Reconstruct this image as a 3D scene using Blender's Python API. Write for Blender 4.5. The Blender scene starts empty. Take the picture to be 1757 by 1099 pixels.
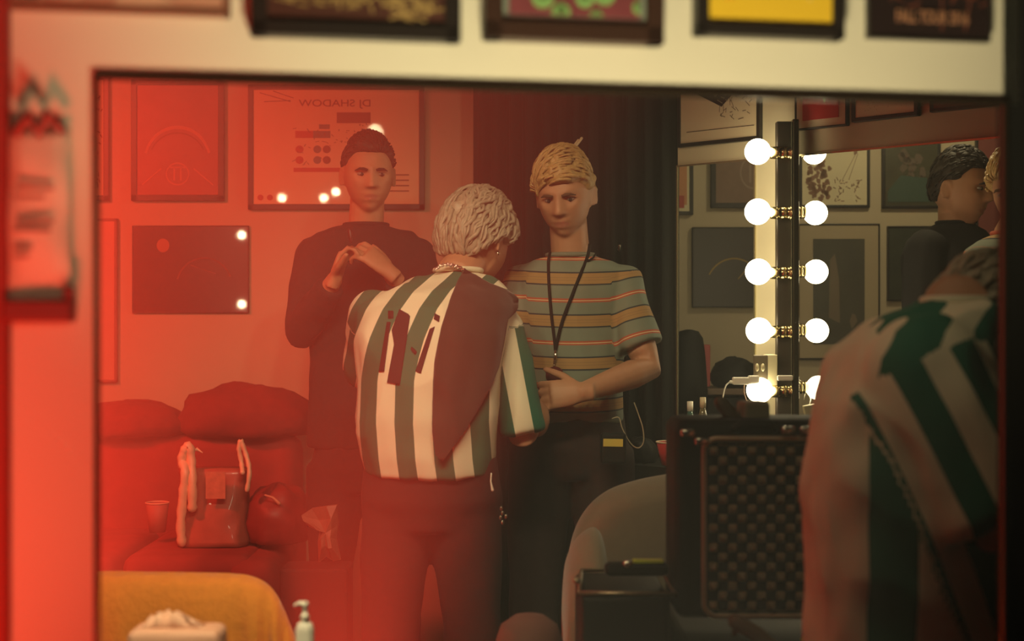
import bpy, bmesh, math, random
import numpy as np
from mathutils import Vector, Matrix, noise
from mathutils.bvhtree import BVHTree

# ------------------------------------------------------------------ camera, added haze, exposure, lights
sc = bpy.context.scene
COL = sc.collection
F = 50 / 36 * 1757            # focal length in pixels of the 1757x1099 frame
CZ = 1.25

cam_d = bpy.data.cameras.new('camera'); cam = bpy.data.objects.new('camera', cam_d); COL.objects.link(cam)
cam.location = (0, 0, CZ); cam.rotation_euler = (math.pi / 2, 0, 0)
cam_d.lens = 50; cam_d.sensor_width = 36; cam_d.clip_start = 0.05
cam_d.dof.use_dof = True; cam_d.dof.focus_distance = 4.15; cam_d.dof.aperture_fstop = 3.2
sc.camera = cam

sc.view_settings.view_transform = 'Standard'
sc.view_settings.look = 'None'
sc.view_settings.gamma = 1
sc.view_settings.use_curve_mapping = False
sc.view_settings.exposure = 0.0
sc.cycles.volume_bounces = 0
sc.cycles.max_bounces = 6
sc.cycles.diffuse_bounces = 3
sc.cycles.glossy_bounces = 3
sc.cycles.sample_clamp_indirect = 4
sc.cycles.use_denoising = True

world = bpy.data.worlds.new('added_haze'); sc.world = world; world.use_nodes = True
wn = world.node_tree
for n in list(wn.nodes): wn.nodes.remove(n)
wo = wn.nodes.new('ShaderNodeOutputWorld')
wb = wn.nodes.new('ShaderNodeBackground'); wb.inputs[0].default_value = (0, 0, 0, 1); wb.inputs[1].default_value = 0
wv = wn.nodes.new('ShaderNodeVolumeScatter'); wv.inputs['Color'].default_value = (1, 1, 1, 1)
wv.inputs['Density'].default_value = 0.015; wv.inputs['Anisotropy'].default_value = 0.0  # even scatter added to carry the red veil, the room has no smoke
wn.links.new(wb.outputs[0], wo.inputs['Surface']); wn.links.new(wv.outputs[0], wo.inputs['Volume'])

WARM = (1.0, 0.82, 0.45)
RED = (1.0, 0.055, 0.025)
def light(name, kind, loc, energy, color, size=0.1, target=None, spot=None, blend=0.8):
    d = bpy.data.lights.new(name, kind); o = bpy.data.objects.new(name, d); COL.objects.link(o)
    o.location = loc; d.energy = energy; d.color = color
    if kind == 'AREA': d.shape = 'DISK'; d.size = size
    else: d.shadow_soft_size = size
    if kind == 'SPOT': d.spot_size = math.radians(spot); d.spot_blend = blend
    if target is not None:
        o.rotation_euler = (Vector(target) - Vector(loc)).to_track_quat('-Z', 'Y').to_euler()
    return o

# warm globe lamps over the make-up counter, on the room side of the mirror wall
for k in range(4):
    light('warm_spot', 'SPOT', (-0.80 + 0.33 * k, 2.05 + 0.03 * k, 2.35), 25.0, WARM, 0.045, (-0.15, 3.8, 0.95), 72, 0.9)
light('far_fill', 'POINT', (1.5, 4.9, 2.35), 14, WARM, 0.10)  # added fill that brightens the far wall, no lamp known there
# lamp lighting the near wall
light('near_wall_spot', 'SPOT', (0.12, 0.92, 0.72), 74, (1.0, 0.84, 0.50), 0.10, (0.12, 1.5, 1.86), 80, 0.9)
light('warm_spot', 'SPOT', (-0.42, 1.62, 1.80), 46, WARM, 0.045, (-0.48, 2.35, 0.75), 66, 0.7)  # added warm fill for the towel and bottle, not one of the globes
light('warm_spot', 'SPOT', (0.15, 1.72, 2.05), 4.5, WARM, 0.14, (0.52, 2.15, 1.05), 62, 0.8)  # added warm fill for the near jersey and the foam-lined case
light('near_wall_spot', 'SPOT', (-0.15, 0.45, 1.35), 3.5, (1.0, 0.80, 0.50), 0.10, (-0.60, 1.4, 1.15), 52, 1.0)  # added warm fill for the left of the near wall
for x, z in ((-1.345, 1.965), (-1.10, 1.965), (-1.03, 2.0), (-1.583, 1.75), (-1.583, 1.345)):       # unseen small spots added only for glints in the poster glass
    light('glint_spot', 'SPOT', (x, 2.05, z), 2.0, WARM, 0.022, (-0.9, 5.2, 1.5), 40, 0.6)
# added red spots at the left, imitating a red light leak
light('red_leak_room', 'SPOT', (-2.3, 3.1, 2.45), 210, RED, 0.12, (-1.25, 5.2, 0.9), 74, 1.0)
light('red_leak_near', 'SPOT', (-0.30, 0.40, 0.40), 95, RED, 0.10, (-0.78, 1.36, 1.22), 56, 1.0)
# unseen red spots added below, lighting the scatter into a red veil
light('red_veil_spot', 'SPOT', (-0.98, 2.75, 0.03), 8200, RED, 0.06, (-1.0, 3.1, 2.5), 64, 1.0)
light('red_veil_spot', 'SPOT', (-0.36, 2.80, 0.03), 4600, RED, 0.06, (-0.36, 2.85, 2.5), 48, 1.0)
light('red_veil_spot', 'SPOT', (-0.62, 0.85, 0.03), 2600, RED, 0.06, (-0.64, 0.55, 2.5), 42, 1.0)

# ------------------------------------------------------------------ pixel to place
def U(px): return (px - 878.5) / F
def P(px, py, Y): return Vector((U(px) * Y, Y, CZ - (py - 549.5) / F * Y))

# ------------------------------------------------------------------ materials
MATS = {}
def mat(name, col, rough=0.6, metal=0.0, var=0.0, scale=20, coat=0.0, emit=0.0, bump=0.0, alpha=None, sheen=0.0):
    if name in MATS: return MATS[name]
    m = bpy.data.materials.new(name); m.use_nodes = True; nt = m.node_tree
    b = nt.nodes['Principled BSDF']
    b.inputs['Base Color'].default_value = (*col, 1); b.inputs['Roughness'].default_value = rough
    b.inputs['Metallic'].default_value = metal
    if coat: b.inputs['Coat Weight'].default_value = coat; b.inputs['Coat Roughness'].default_value = 0.03
    if sheen: b.inputs['Sheen Weight'].default_value = sheen
    if emit: b.inputs['Emission Color'].default_value = (*col, 1); b.inputs['Emission Strength'].default_value = emit
    if alpha: b.inputs['Transmission Weight'].default_value = alpha
    if var or bump:
        tc = nt.nodes.new('ShaderNodeTexCoord'); nz = nt.nodes.new('ShaderNodeTexNoise')
        nz.inputs['Scale'].default_value = scale; nz.inputs['Detail'].default_value = 4
        nt.links.new(tc.outputs['Object'], nz.inputs['Vector'])
        if var:
            mx = nt.nodes.new('ShaderNodeMix'); mx.data_type = 'RGBA'
            mx.inputs[6].default_value = (*[c * (1 - var) for c in col], 1)
            mx.inputs[7].default_value = (*[min(1, c * (1 + var)) for c in col], 1)
            nt.links.new(nz.outputs['Fac'], mx.inputs[0]); nt.links.new(mx.outputs[2], b.inputs['Base Color'])
        if bump:
            bp = nt.nodes.new('ShaderNodeBump'); bp.inputs['Strength'].default_value = bump; bp.inputs['Distance'].default_value = 0.01
            nt.links.new(nz.outputs['Fac'], bp.inputs['Height']); nt.links.new(bp.outputs[0], b.inputs['Normal'])
    MATS[name] = m
    return m

def stripe_mat(name, stops, rough=0.85):
    """cloth whose woven stripes follow the mesh attribute 'stripe' (one repeat per unit)"""
    m = bpy.data.materials.new(name); m.use_nodes = True; nt = m.node_tree
    b = nt.nodes['Principled BSDF']; b.inputs['Roughness'].default_value = rough
    at = nt.nodes.new('ShaderNodeAttribute'); at.attribute_name = 'stripe'
    fr = nt.nodes.new('ShaderNodeMath'); fr.operation = 'FRACT'
    cr = nt.nodes.new('ShaderNodeValToRGB'); cr.color_ramp.interpolation = 'CONSTANT'
    el = cr.color_ramp.elements
    while len(el) > 1: el.remove(el[-1])
    el[0].position = stops[0][0]; el[0].color = (*stops[0][1], 1)
    for p, c in stops[1:]:
        e = el.new(p); e.color = (*c, 1)
    nt.links.new(at.outputs['Fac'], fr.inputs[0]); nt.links.new(fr.outputs[0], cr.inputs[0])
    nt.links.new(cr.outputs[0], b.inputs['Base Color'])
    return m

M_wall = mat('cream_paint', (0.74, 0.70, 0.55), 0.75, var=0.04, scale=3, bump=0.05)
M_wallb = mat('tan_paint', (0.50, 0.42, 0.29), 0.8, var=0.05, scale=3)
M_wallc = mat('beige_paint', (0.60, 0.54, 0.36), 0.8, var=0.05, scale=3)
M_floor = mat('dark_floor', (0.05, 0.035, 0.03), 0.6, var=0.2)
M_ceil = mat('ceiling_paint', (0.002, 0.002, 0.002), 1.0); M_ceil.node_tree.nodes['Principled BSDF'].inputs['Specular IOR Level'].default_value = 0
M_black = mat('black_paint', (0.012, 0.012, 0.011), 0.6)
M_black.node_tree.nodes['Principled BSDF'].inputs['Specular IOR Level'].default_value = 0.15
M_frame = mat('black_frame', (0.018, 0.013, 0.011), 0.4)
M_brownf = mat('brown_frame', (0.22, 0.10, 0.06), 0.5)
M_chrome = mat('chrome', (0.85, 0.80, 0.68), 0.12, 1.0)
M_dkchrome = mat('worn_metal', (0.30, 0.28, 0.23), 0.3, 1.0)
M_brass = mat('brass', (0.50, 0.40, 0.20), 0.22, 1.0)
M_bulb = mat('lit_bulb', (1.0, 0.85, 0.52), 0.4, emit=13.0)
M_cream = mat('cream_paper', (0.66, 0.58, 0.38), 0.6, var=0.06, scale=12, coat=0.6)
M_white = mat('white_plastic', (0.92, 0.89, 0.78), 0.4)
M_ink = mat('ink', (0.06, 0.04, 0.035), 0.6)
M_skin = mat('skin', (0.50, 0.25, 0.145), 0.55, var=0.08, scale=40)
M_lip = mat('lip', (0.48, 0.20, 0.14), 0.5)
M_eye = mat('eye_white', (0.30, 0.23, 0.19), 0.3)
M_iris = mat('iris', (0.03, 0.03, 0.03), 0.2)
M_blackcloth = mat('black_cloth', (0.022, 0.019, 0.019), 0.95, var=0.2, scale=60)
M_trouser = mat('black_trousers', (0.030, 0.016, 0.016), 0.95, var=0.2, scale=50)
M_tinted = mat('red_tinted_trousers', (0.055, 0.012, 0.012), 0.95, var=0.15, scale=50)  # dark trousers with the red veil put into their colour

GREEN = (0.010, 0.15, 0.10); CREAM = (0.84, 0.80, 0.62)
M_jersey = stripe_mat('green_white_jersey', [(0, CREAM), (0.5, GREEN)])
GY = (0.22, 0.25, 0.20); NV = (0.035, 0.04, 0.055); TN = (0.42, 0.25, 0.10); RD = (0.50, 0.11, 0.06); WH = (0.75, 0.62, 0.38)
M_tee = stripe_mat('striped_tee', [(0, RD), (.04, WH), (.062, RD), (.095, GY), (.37, NV), (.405, TN), (.50, (.33, .2, .1)), (.515, TN),
                                    (.56, (.33, .2, .1)), (.575, TN), (.66, NV), (.695, GY)])

# ------------------------------------------------------------------ mesh tools
class MB:
    def __init__(s): s.v = []; s.f = []; s.m = []
    def add(s, vs, fs, mi=0):
        o = len(s.v); s.v += [tuple(v) for v in vs]; s.f += [tuple(i + o for i in f) for f in fs]; s.m += [mi] * len(fs); return s
    def box(s, c, d, R=None, mi=0):
        c = Vector(c); R = R or Matrix.Identity(3)
        vs = [c + R @ Vector((x * d[0] / 2, y * d[1] / 2, z * d[2] / 2)) for z in (-1, 1) for y in (-1, 1) for x in (-1, 1)]
        return s.add(vs, [(0, 2, 3, 1), (4, 5, 7, 6), (0, 1, 5, 4), (2, 6, 7, 3), (0, 4, 6, 2), (1, 3, 7, 5)], mi)
    def bbox(s, c, d, bev=0.01, R=None, mi=0, seg=3):
        bm = bmesh.new(); bmesh.ops.create_cube(bm, size=1)
        for v in bm.verts: v.co = Vector((v.co.x * d[0], v.co.y * d[1], v.co.z * d[2]))
        bmesh.ops.bevel(bm, geom=bm.edges[:], offset=bev, segments=seg, affect='EDGES', profile=0.5)
        R = R or Matrix.Identity(3); c = Vector(c)
        bm.verts.index_update()
        s.add([c + R @ v.co for v in bm.verts], [[v.index for v in f.verts] for f in bm.faces], mi); bm.free(); return s
    def loft(s, rings, mi=0, cap=True):
        n = len(rings[0]); vs = [v for r in rings for v in r]; fs = []
        for k in range(len(rings) - 1):
            for i in range(n):
                j = (i + 1) % n; fs.append((k * n + i, k * n + j, (k + 1) * n + j, (k + 1) * n + i))
        if cap:
            a = sum((Vector(v) for v in rings[0]), Vector()) / n; b = sum((Vector(v) for v in rings[-1]), Vector()) / n
            ia = len(vs); vs += [a, b]
            for i in range(n):
                j = (i + 1) % n; fs.append((j, i, ia)); fs.append(((len(rings) - 1) * n + i, (len(rings) - 1) * n + j, ia + 1))
        return s.add(vs, fs, mi)
    def tube(s, pts, rad, seg=10, mi=0, cap=True, round_ends=False, flat=None):
        pts = [Vector(p) for p in pts]
        if not isinstance(rad, (list, tuple)): rad = [rad] * len(pts)
        rad = list(rad)
        if round_ends:
            d0 = (pts[0] - pts[1]).normalized(); d1 = (pts[-1] - pts[-2]).normalized(); r0, r1 = rad[0], rad[-1]
            pts = [pts[0] + d0 * r0, pts[0] + d0 * r0 * .7] + pts + [pts[-1] + d1 * r1 * .7, pts[-1] + d1 * r1]
            rad = [r0 * .05, r0 * .7] + rad + [r1 * .7, r1 * .05]
        t = (pts[1] - pts[0]).normalized(); up = Vector((0, 0, 1)) if abs(t.z) < .9 else Vector((0, 1, 0))
        n = t.cross(up).normalized(); rings = []
        for k, p in enumerate(pts):
            tk = ((pts[min(k + 1, len(pts) - 1)] - pts[max(k - 1, 0)]))
            if tk.length < 1e-9: tk = t
            tk.normalize(); n = (n - tk * n.dot(tk)).normalized(); b = tk.cross(n)
            rings.append([p + (n * math.cos(a) + b * math.sin(a)) * rad[k] for a in [2 * math.pi * i / seg for i in range(seg)]])
        return s.loft(rings, mi, cap)
    def ell(s, c, r, R=None, seg=20, rg=12, mi=0):
        c = Vector(c); R = R or Matrix.Identity(3); rings = []
        for k in range(rg + 1):
            t = -math.pi / 2 + math.pi * (k + .02) / (rg + .04)
            rings.append([c + R @ Vector((r[0] * math.cos(t) * math.cos(a), r[1] * math.cos(t) * math.sin(a), r[2] * math.sin(t)))
                          for a in [2 * math.pi * i / seg for i in range(seg)]])
        return s.loft(rings, mi)
    def lathe(s, c, prof, seg=24, R=None, mi=0, cap=True):
        c = Vector(c); R = R or Matrix.Identity(3)
        return s.loft([[c + R @ Vector((r * math.cos(a), r * math.sin(a), z)) for a in [2 * math.pi * i / seg for i in range(seg)]] for r, z in prof], mi, cap)
    def poly(s, pts, y, mi=0):
        return s.add([(x, y, z) for x, z in pts], [tuple(range(len(pts)))], mi)
    def build(s, name, mats, parent=None, smooth=False, world=False):
        me = bpy.data.meshes.new(name); vs = s.v
        if parent is not None and world:
            inv = parent.matrix_basis.inverted(); vs = [tuple(inv @ Vector(v)) for v in vs]
        me.from_pydata(vs, [], s.f)
        if not isinstance(mats, (list, tuple)): mats = [mats]
        for m in mats: me.materials.append(m)
        me.polygons.foreach_set('material_index', s.m)
        if smooth: me.polygons.foreach_set('use_smooth', [True] * len(s.f))
        me.update()
        o = bpy.data.objects.new(name, me); COL.objects.link(o)
        if parent is not None: o.parent = parent
        return o

def tag(o, label, cat, group=None, kind=None):
    if label: o['label'] = label
    if cat: o['category'] = cat
    if group: o['group'] = group
    if kind: o['kind'] = kind
    return o
def thing(name, label, cat, loc=(0, 0, 0), M=None, group=None, kind=None):
    o = bpy.data.objects.new(name, None); COL.objects.link(o); o.empty_display_size = 0.05
    if M is not None: o.matrix_basis = M
    else: o.location = loc
    return tag(o, label, cat, group, kind)
def struct(o, label=None):
    o['kind'] = 'structure'
    if label: o['label'] = label
    return o

def fuse(mb, voxel, it=2, lam=0.5):
    """join overlapping solids into ONE continuous skin"""
    me = bpy.data.meshes.new('tmp'); me.from_pydata(mb.v, [], mb.f); me.update()
    o = bpy.data.objects.new('tmp', me); COL.objects.link(o)
    md = o.modifiers.new('r', 'REMESH'); md.mode = 'VOXEL'; md.voxel_size = voxel
    dg = bpy.context.evaluated_depsgraph_get(); dg.update()
    ev = o.evaluated_get(dg).to_mesh()
    n = len(ev.vertices); V = np.empty(n * 3, 'f'); ev.vertices.foreach_get('co', V); V = V.reshape(-1, 3).astype('d')
    Fc = [tuple(p.vertices) for p in ev.polygons]; E = np.empty(len(ev.edges) * 2, 'i'); ev.edges.foreach_get('vertices', E); E = E.reshape(-1, 2)
    o.evaluated_get(dg).to_mesh_clear(); bpy.data.objects.remove(o); bpy.data.meshes.remove(me)
    deg = np.bincount(E.ravel(), minlength=n)[:, None]
    for _ in range(it):
        S = np.zeros_like(V)
        for c in range(3): S[:, c] = np.bincount(E[:, 0], V[E[:, 1], c], n) + np.bincount(E[:, 1], V[E[:, 0], c], n)
        V += lam * (S / np.maximum(deg, 1) - V)
    return V, Fc

def mesh_np(name, V, Fc, mats, parent, attr=None, midx=None, flip=False):
    inv = np.array(parent.matrix_basis.inverted()); L = V @ inv[:3, :3].T + inv[:3, 3]
    me = bpy.data.meshes.new(name); me.from_pydata(L.tolist(), [], Fc)
    for m in (mats if isinstance(mats, (list, tuple)) else [mats]): me.materials.append(m)
    me.polygons.foreach_set('use_smooth', [True] * len(Fc))
    if midx is not None: me.polygons.foreach_set('material_index', midx)
    if attr is not None:
        a = me.attributes.new('stripe', 'FLOAT', 'POINT'); a.data.foreach_set('value', np.asarray(attr, 'f'))
    me.update(); o = bpy.data.objects.new(name, me); COL.objects.link(o); o.parent = parent
    return o

def normals(V, Fc):
    me = bpy.data.meshes.new('t'); me.from_pydata(V.tolist(), [], Fc); me.update()
    N = np.empty(len(V) * 3, 'f'); me.vertices.foreach_get('normal', N); bpy.data.meshes.remove(me)
    return N.reshape(-1, 3).astype('d')

def wrinkle(V, Fc, amp, sx=(9, 9, 5), seed=0, amp2=None):
    N = normals(V, Fc); D = np.empty(len(V)); off = Vector((seed * 3.1, seed * 1.7, seed * 5.3))
    for i, p in enumerate(V):
        q = Vector((p[0] * sx[0] + p[2] * 2.5, p[1] * sx[1], p[2] * sx[2] - p[0] * 3)) + off
        w = noise.noise(q); w2 = noise.noise(q * 2.3 + Vector((4, 1, 2)))
        D[i] = (1 - abs(w) * 3.0) * .6 + w2 * .6
    return V + N * (D * amp)[:, None]

# ------------------------------------------------------------------ the setting
# near wall with the long mirror in it: Y = 1.5 + 0.18 X
class Plane:
    def __init__(s, d0, k): s.d0 = d0; s.k = k; s.t = Vector((1, k, 0)).normalized(); s.n = Vector((s.t.y, -s.t.x, 0))  # n faces the camera
    def at(s, px, py=549.5):
        Y = s.d0 / (1 - s.k * U(px)); return P(px, py, Y)
    def s_of(s, p): return (p - Vector((0, s.d0, 0))).dot(s.t)
    def pt(s, a, z): q = Vector((0, s.d0, 0)) + s.t * a; q.z = z; return q
    def M(s, p):
        m = Matrix.Identity(4); y = -s.n
        for r in range(3): m[r][0] = s.t[r]; m[r][1] = y[r]; m[r][2] = (0, 0, 1)[r]; m[r][3] = p[r]
        return m
WA = Plane(1.5, 0.18); WB = Plane(5.2, 0.0); WC = Plane(5.095, -0.915); WD = Plane(5.75, -0.02)

def slab(mb, pl, s0, s1, z0, z1, th, mi=0):
    """a piece of wall from s0 to s1, its face on the plane, going th back"""
    a = pl.pt(s0, z0); b = pl.pt(s1, z0); d = -pl.n * th
    vs = [a, b, b + d, a + d]; vs = vs + [Vector((v.x, v.y, z1)) for v in vs]
    mb.add(vs, [(0, 3, 2, 1), (4, 5, 6, 7), (0, 1, 5, 4), (1, 2, 6, 5), (2, 3, 7, 6), (3, 0, 4, 7)], mi)

sa = lambda px: WA.s_of(WA.at(px))
zA_top = WA.at(878, 153).z
a0, a1 = sa(167), sa(1721)
TH = 0.012
mb = MB()
slab(mb, WA, -2.6, a0, 0, 2.6, TH); slab(mb, WA, a0, a1 + .02, zA_top, 2.6, TH); slab(mb, WA, a0, a1 + .02, 0, 0.60, TH)
mb.m = [0 if k % 6 == 2 else 1 for k in range(len(mb.f))]
struct(mb.build('wall_front', [M_wall, M_black]), 'cream painted wall around the long mirror')
# right end of the near wall: black upright
mb = MB(); slab(mb, WA, a1, a1 + 1.6, 0, 2.6, TH)
o = struct(mb.build('wall_right', M_black), 'black painted wall at the right edge of the mirror'); 
mb = MB(); e0 = sa(20)
p0 = WA.pt(e0 - .12, 0) + WA.n * .03; mb.bbox(WA.pt(e0 - .10, 1.3) + WA.n * .012, (.20, .024, 2.6), .004, WA.M(Vector()).to_3x3())
M_trim = mat('red_tinted_trim', (0.30, 0.03, 0.025), 0.6)  # dark trim, the red light put into its colour
struct(mb.build('trim_1', M_trim), 'upright trim at the far left edge')
# back wall, floor, ceiling, side walls
xb1 = U(822) * 5.2
mb = MB(); slab(mb, WB, -2.7, xb1, 0, 2.6, .08); struct(mb.build('wall_back', M_wallb))
mb = MB(); mb.box((-2.7, 1.6, 1.3), (.08, 7.6, 2.6)); struct(mb.build('wall_left', M_black))
mb = MB(); mb.box((0.6, 1.9, -.03), (6.8, 8.6, .06)); struct(mb.build('floor', M_floor))
mb = MB(); mb.box((0.6, 1.9, 2.63), (6.8, 8.6, .06)); struct(mb.build('ceiling', M_ceil))
# side wall carrying the second mirror
sc_ = lambda px: WC.s_of(WC.at(px))
zC_top = WC.at(1165, 285).z; zC_bot = 0.84
c0, c1, c2, c3 = sc_(1163), sc_(1296), sc_(1362), sc_(1722) + .35
mb = MB()
slab(mb, WC, c0, c3, zC_top, 2.6, .01); slab(mb, WC, c0, c3, 0, zC_bot, .01); slab(mb, WC, c1, c2, zC_bot, zC_top, .01)
struct(mb.build('wall_side', M_wallc))
mb = MB()
slab(mb, WD, .35, 2.9, 0, 2.6, .06)
struct(mb.build('wall_far', M_wallb))
mb = MB(); mb.box((2.9, 4.2, 1.3), (.06, 4.0, 2.6)); struct(mb.build('wall_far_right', M_wallb))
mb = MB(); mb.box((0.0, -1.6, 1.3), (6, .08, 2.6)); struct(mb.build('wall_rear', M_black))
# dark partition between the back wall and the side wall
xp0, xp1 = xb1, U(1164) * 4.62
# mirror rims
def rim(name, label, pl, s0, s1, z0, z1, w, mt):
    t = thing(name, label, 'mirror', M=pl.M(pl.pt((s0 + s1) / 2, z0)))
    W = (s1 - s0); H = z1 - z0
    for nm, c, d in (('top_edge', (0, -.003, H), (W + w, .006, w)), ('side_edge', (-W / 2, -.003, H / 2), (w, .006, H)), ('side_edge', (W / 2, -.003, H / 2), (w, .006, H))):
        MB().box(c, d).build(nm, mt, t)
    return t
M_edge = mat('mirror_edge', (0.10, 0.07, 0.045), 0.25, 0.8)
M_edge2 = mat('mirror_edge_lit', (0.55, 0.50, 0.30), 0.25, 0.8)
rim('wall_mirror', 'long frameless wall mirror on the cream wall, filling most of the view', WA, a0, a1, .60, zA_top, .006, M_edge)
rim('wall_mirror', 'second wall mirror with bulbs at its left edge, reflecting the man in profile', WC, c2, c3, zC_bot, zC_top, .005, M_edge2)
rim('wall_mirror', 'narrow mirror left of the lit white wall strip and bulbs', WC, c0, c1, zC_bot, zC_top, .005, M_edge2)

# ------------------------------------------------------------------ black curtain
def curtain():
    a = Vector((xp0 + .0, 5.14, 0)); b = Vector((xp1, 4.66, 0)); n = 260; d = (b - a); nn = Vector((d.y, -d.x, 0)).normalized()
    vs, fs = [], []
    zs = [0.02, .5, 1.0, 1.4, 1.8, 2.2, 2.58]
    for k, z in enumerate(zs):
        for i in range(n):
            t = i / (n - 1); w = .016 * math.sin(t * 75 + .8 * math.sin(t * 13)) + .006 * math.sin(t * 160 + z)
            w *= (1.15 - .12 * z); q = a + d * t + nn * w; vs.append((q.x, q.y, z))
    for k in range(len(zs) - 1):
        for i in range(n - 1): fs.append((k * n + i, k * n + i + 1, (k + 1) * n + i + 1, (k + 1) * n + i))
    m = MB(); m.add(vs, fs); o = m.build('black_curtain', mat('black_velvet', (0.009, 0.008, 0.006), 0.95), smooth=True)
    o.modifiers.new('s', 'SOLIDIFY').thickness = .004
    tag(o, 'black curtain hanging in folds behind the blond man', 'curtain')
curtain()
mb = MB(); mb.box((xp0 + .0, 5.19, 1.3), (.04, .06, 2.6)); struct(mb.build('trim_2', M_black))

# ------------------------------------------------------------------ framed pictures
def shape(pts): return pts
def disc(cx, cz, r, rz=None, n=28, a0=0, a1=360, ri=None):
    rz = rz or r
    A = [math.radians(a0 + (a1 - a0) * i / n) for i in range(n + (a1 - a0 < 360))]
    o = [(cx + r * math.cos(a), cz + rz * math.sin(a)) for a in A]
    return o
def ringpolys(cx, cz, r, w, a0=0, a1=360, n=36, rz=None):
    rz = rz or r; out = []
    for i in range(n):
        A = math.radians(a0 + (a1 - a0) * i / n); B = math.radians(a0 + (a1 - a0) * (i + 1) / n)
        out.append([(cx + (r) * math.cos(A), cz + rz * math.sin(A)), (cx + r * math.cos(B), cz + rz * math.sin(B)),
                    (cx + (r - w) * math.cos(B), cz + (rz - w) * math.sin(B)), (cx + (r - w) * math.cos(A), cz + (rz - w) * math.sin(A))])
    return out
def line(x0, z0, x1, z1, w):
    d = Vector((x1 - x0, z1 - z0)); n = Vector((-d.y, d.x)).normalized() * w / 2
    return [(x0 + n.x, z0 + n.y), (x0 - n.x, z0 - n.y), (x1 - n.x, z1 - n.y), (x1 + n.x, z1 + n.y)]

def text(body, size, loc, m, parent, mirror=False, bold=0.0, sx=1.0, name='lettering', y=-.0):
    c = bpy.data.curves.new('t', 'FONT'); c.body = body; c.size = size; c.align_x = 'CENTER'; c.align_y = 'CENTER'; c.offset = bold; c.extrude = 0.0004
    o = bpy.data.objects.new('t', c); COL.objects.link(o); dg = bpy.context.evaluated_depsgraph_get(); dg.update()
    me = bpy.data.meshes.new_from_object(o.evaluated_get(dg)); bpy.data.objects.remove(o)
    for v in me.vertices:
        x, yy, z = v.co; v.co = ((-x if mirror else x) * sx + loc[0], y - z, yy + loc[1])
    if mirror: me.flip_normals()
    me.name = name; me.materials.clear(); me.materials.append(m)
    o = bpy.data.objects.new(name, me); COL.objects.link(o); o.parent = parent; return o

def picture(label, pl, x0, yt, x1, yb, fw, fm, pm, art=(), arts=(), depth=.02, cat='picture', name='framed_poster', group=None, matw=0, matm=None, refx=None):
    """x0,x1 edges and yt,yb edges (at refx) of the outer frame; art = [(polygon in 0..1, material index)]"""
    refx = refx if refx is not None else x0
    A = pl.at(x0, yb); B = pl.at(x1, yb); R = pl.at(refx, yb); T = pl.at(refx, yt)
    W = (Vector((B.x, B.y, 0)) - Vector((A.x, A.y, 0))).length; H = T.z - R.z
    c = (A + B) / 2; c.z = R.z
    group = group or {id(WA): 'framed posters above the long mirror', id(WB): 'pictures on the back wall', id(WC): 'pictures above the second mirror', id(WD): 'pictures seen in the second mirror'}[id(pl)]
    t = thing(name, label, cat, M=pl.M(c), group=group)
    if fw:
        f = MB()
        f.bbox((0, -depth / 2, fw / 2), (W, depth, fw), .002); f.bbox((0, -depth / 2, H - fw / 2), (W, depth, fw), .002)
        f.bbox((-W / 2 + fw / 2, -depth / 2, H / 2), (fw, depth, H), .002); f.bbox((W / 2 - fw / 2, -depth / 2, H / 2), (fw, depth, H), .002)
        f.build('frame', fm, t)
    iw, ih = W - 2 * fw, H - 2 * fw; yy = -depth * .82
    if matw:
        m = MB(); m.box((0, yy + .003, fw + ih / 2), (iw, .004, ih)); m.build('mount', matm, t)
        iw -= 2 * matw; ih -= 2 * matw; yy -= .002
    p = MB(); p.box((0, yy + .002, fw + matw + ih / 2), (iw, .004, ih))
    for pts, mi in art:
        mi_y = yy - .0006 - .0003 * mi
        p.poly([((x - .5) * iw, fw + matw + z * ih) for x, z in pts], mi_y, mi)
    p.build('print', [pm] + list(arts), t)
    return t, iw, ih, fw + matw, yy - .0022

rnd = random.Random(5)
def scrib(n, x0, x1, z0, z1, mi, w=.006, l=.06, r=None):
    r = r or rnd; out = []
    for _ in range(n):
        x = r.uniform(x0, x1); z = r.uniform(z0, z1); a = r.uniform(0, 6.28); L = l * r.uniform(.4, 1)
        out.append((line(x, z, x + L * math.cos(a), z + L * math.sin(a), w), mi))
    return out
def blobs(n, x0, x1, z0, z1, mis, s=.08, r=None):
    r = r or rnd; out = []
    for _ in range(n):
        cx = r.uniform(x0, x1); cz = r.uniform(z0, z1); k = r.randint(5, 9)
        out.append(([(cx + s * r.uniform(.4, 1) * math.cos(6.283 * i / k), cz + s * r.uniform(.4, 1) * math.sin(6.283 * i / k)) for i in range(k)], r.choice(mis)))
    return out
def clip01(art):
    return [([(min(.995, max(.005, x)), min(.995, max(.005, z))) for x, z in pts], mi) for pts, mi in art]

# -- near wall, along the top
P_pink = mat('pale_print', (0.52, 0.30, 0.20), 0.4, var=.15, scale=8, coat=.4)
picture('thin brown framed print, leftmost above the mirror', WA, -60, -250, 396, 27, .008, M_brownf, P_pink, clip01(blobs(6, .1, .9, .0, .3, [1], .15)), [mat('pale_ink', (.6, .42, .28), .6)], .012, group=None, refx=220)
P_brown = mat('brown_print', (0.07, 0.025, 0.018), 0.45, var=.3, scale=14, coat=.3)
M_ochre = mat('ochre_ink', (.42, .28, .10), .6); M_rust = mat('rust_ink', (.22, .06, .035), .6)
t, iw, ih, b, yy = picture('wide dark framed poster with ochre scribbled writing, left of the green faces poster', WA, 430, -160, 787, 71, .017, M_frame, P_brown,
        clip01(scrib(60, .1, .75, .13, .3, 1, .012, .10) + scrib(30, .72, .92, .05, .25, 1, .02, .12)), [M_ochre], .02, refx=600)
M_plum = mat('plum_print', (0.20, 0.045, 0.055), 0.5, var=.35, scale=25, coat=.3)
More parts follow.
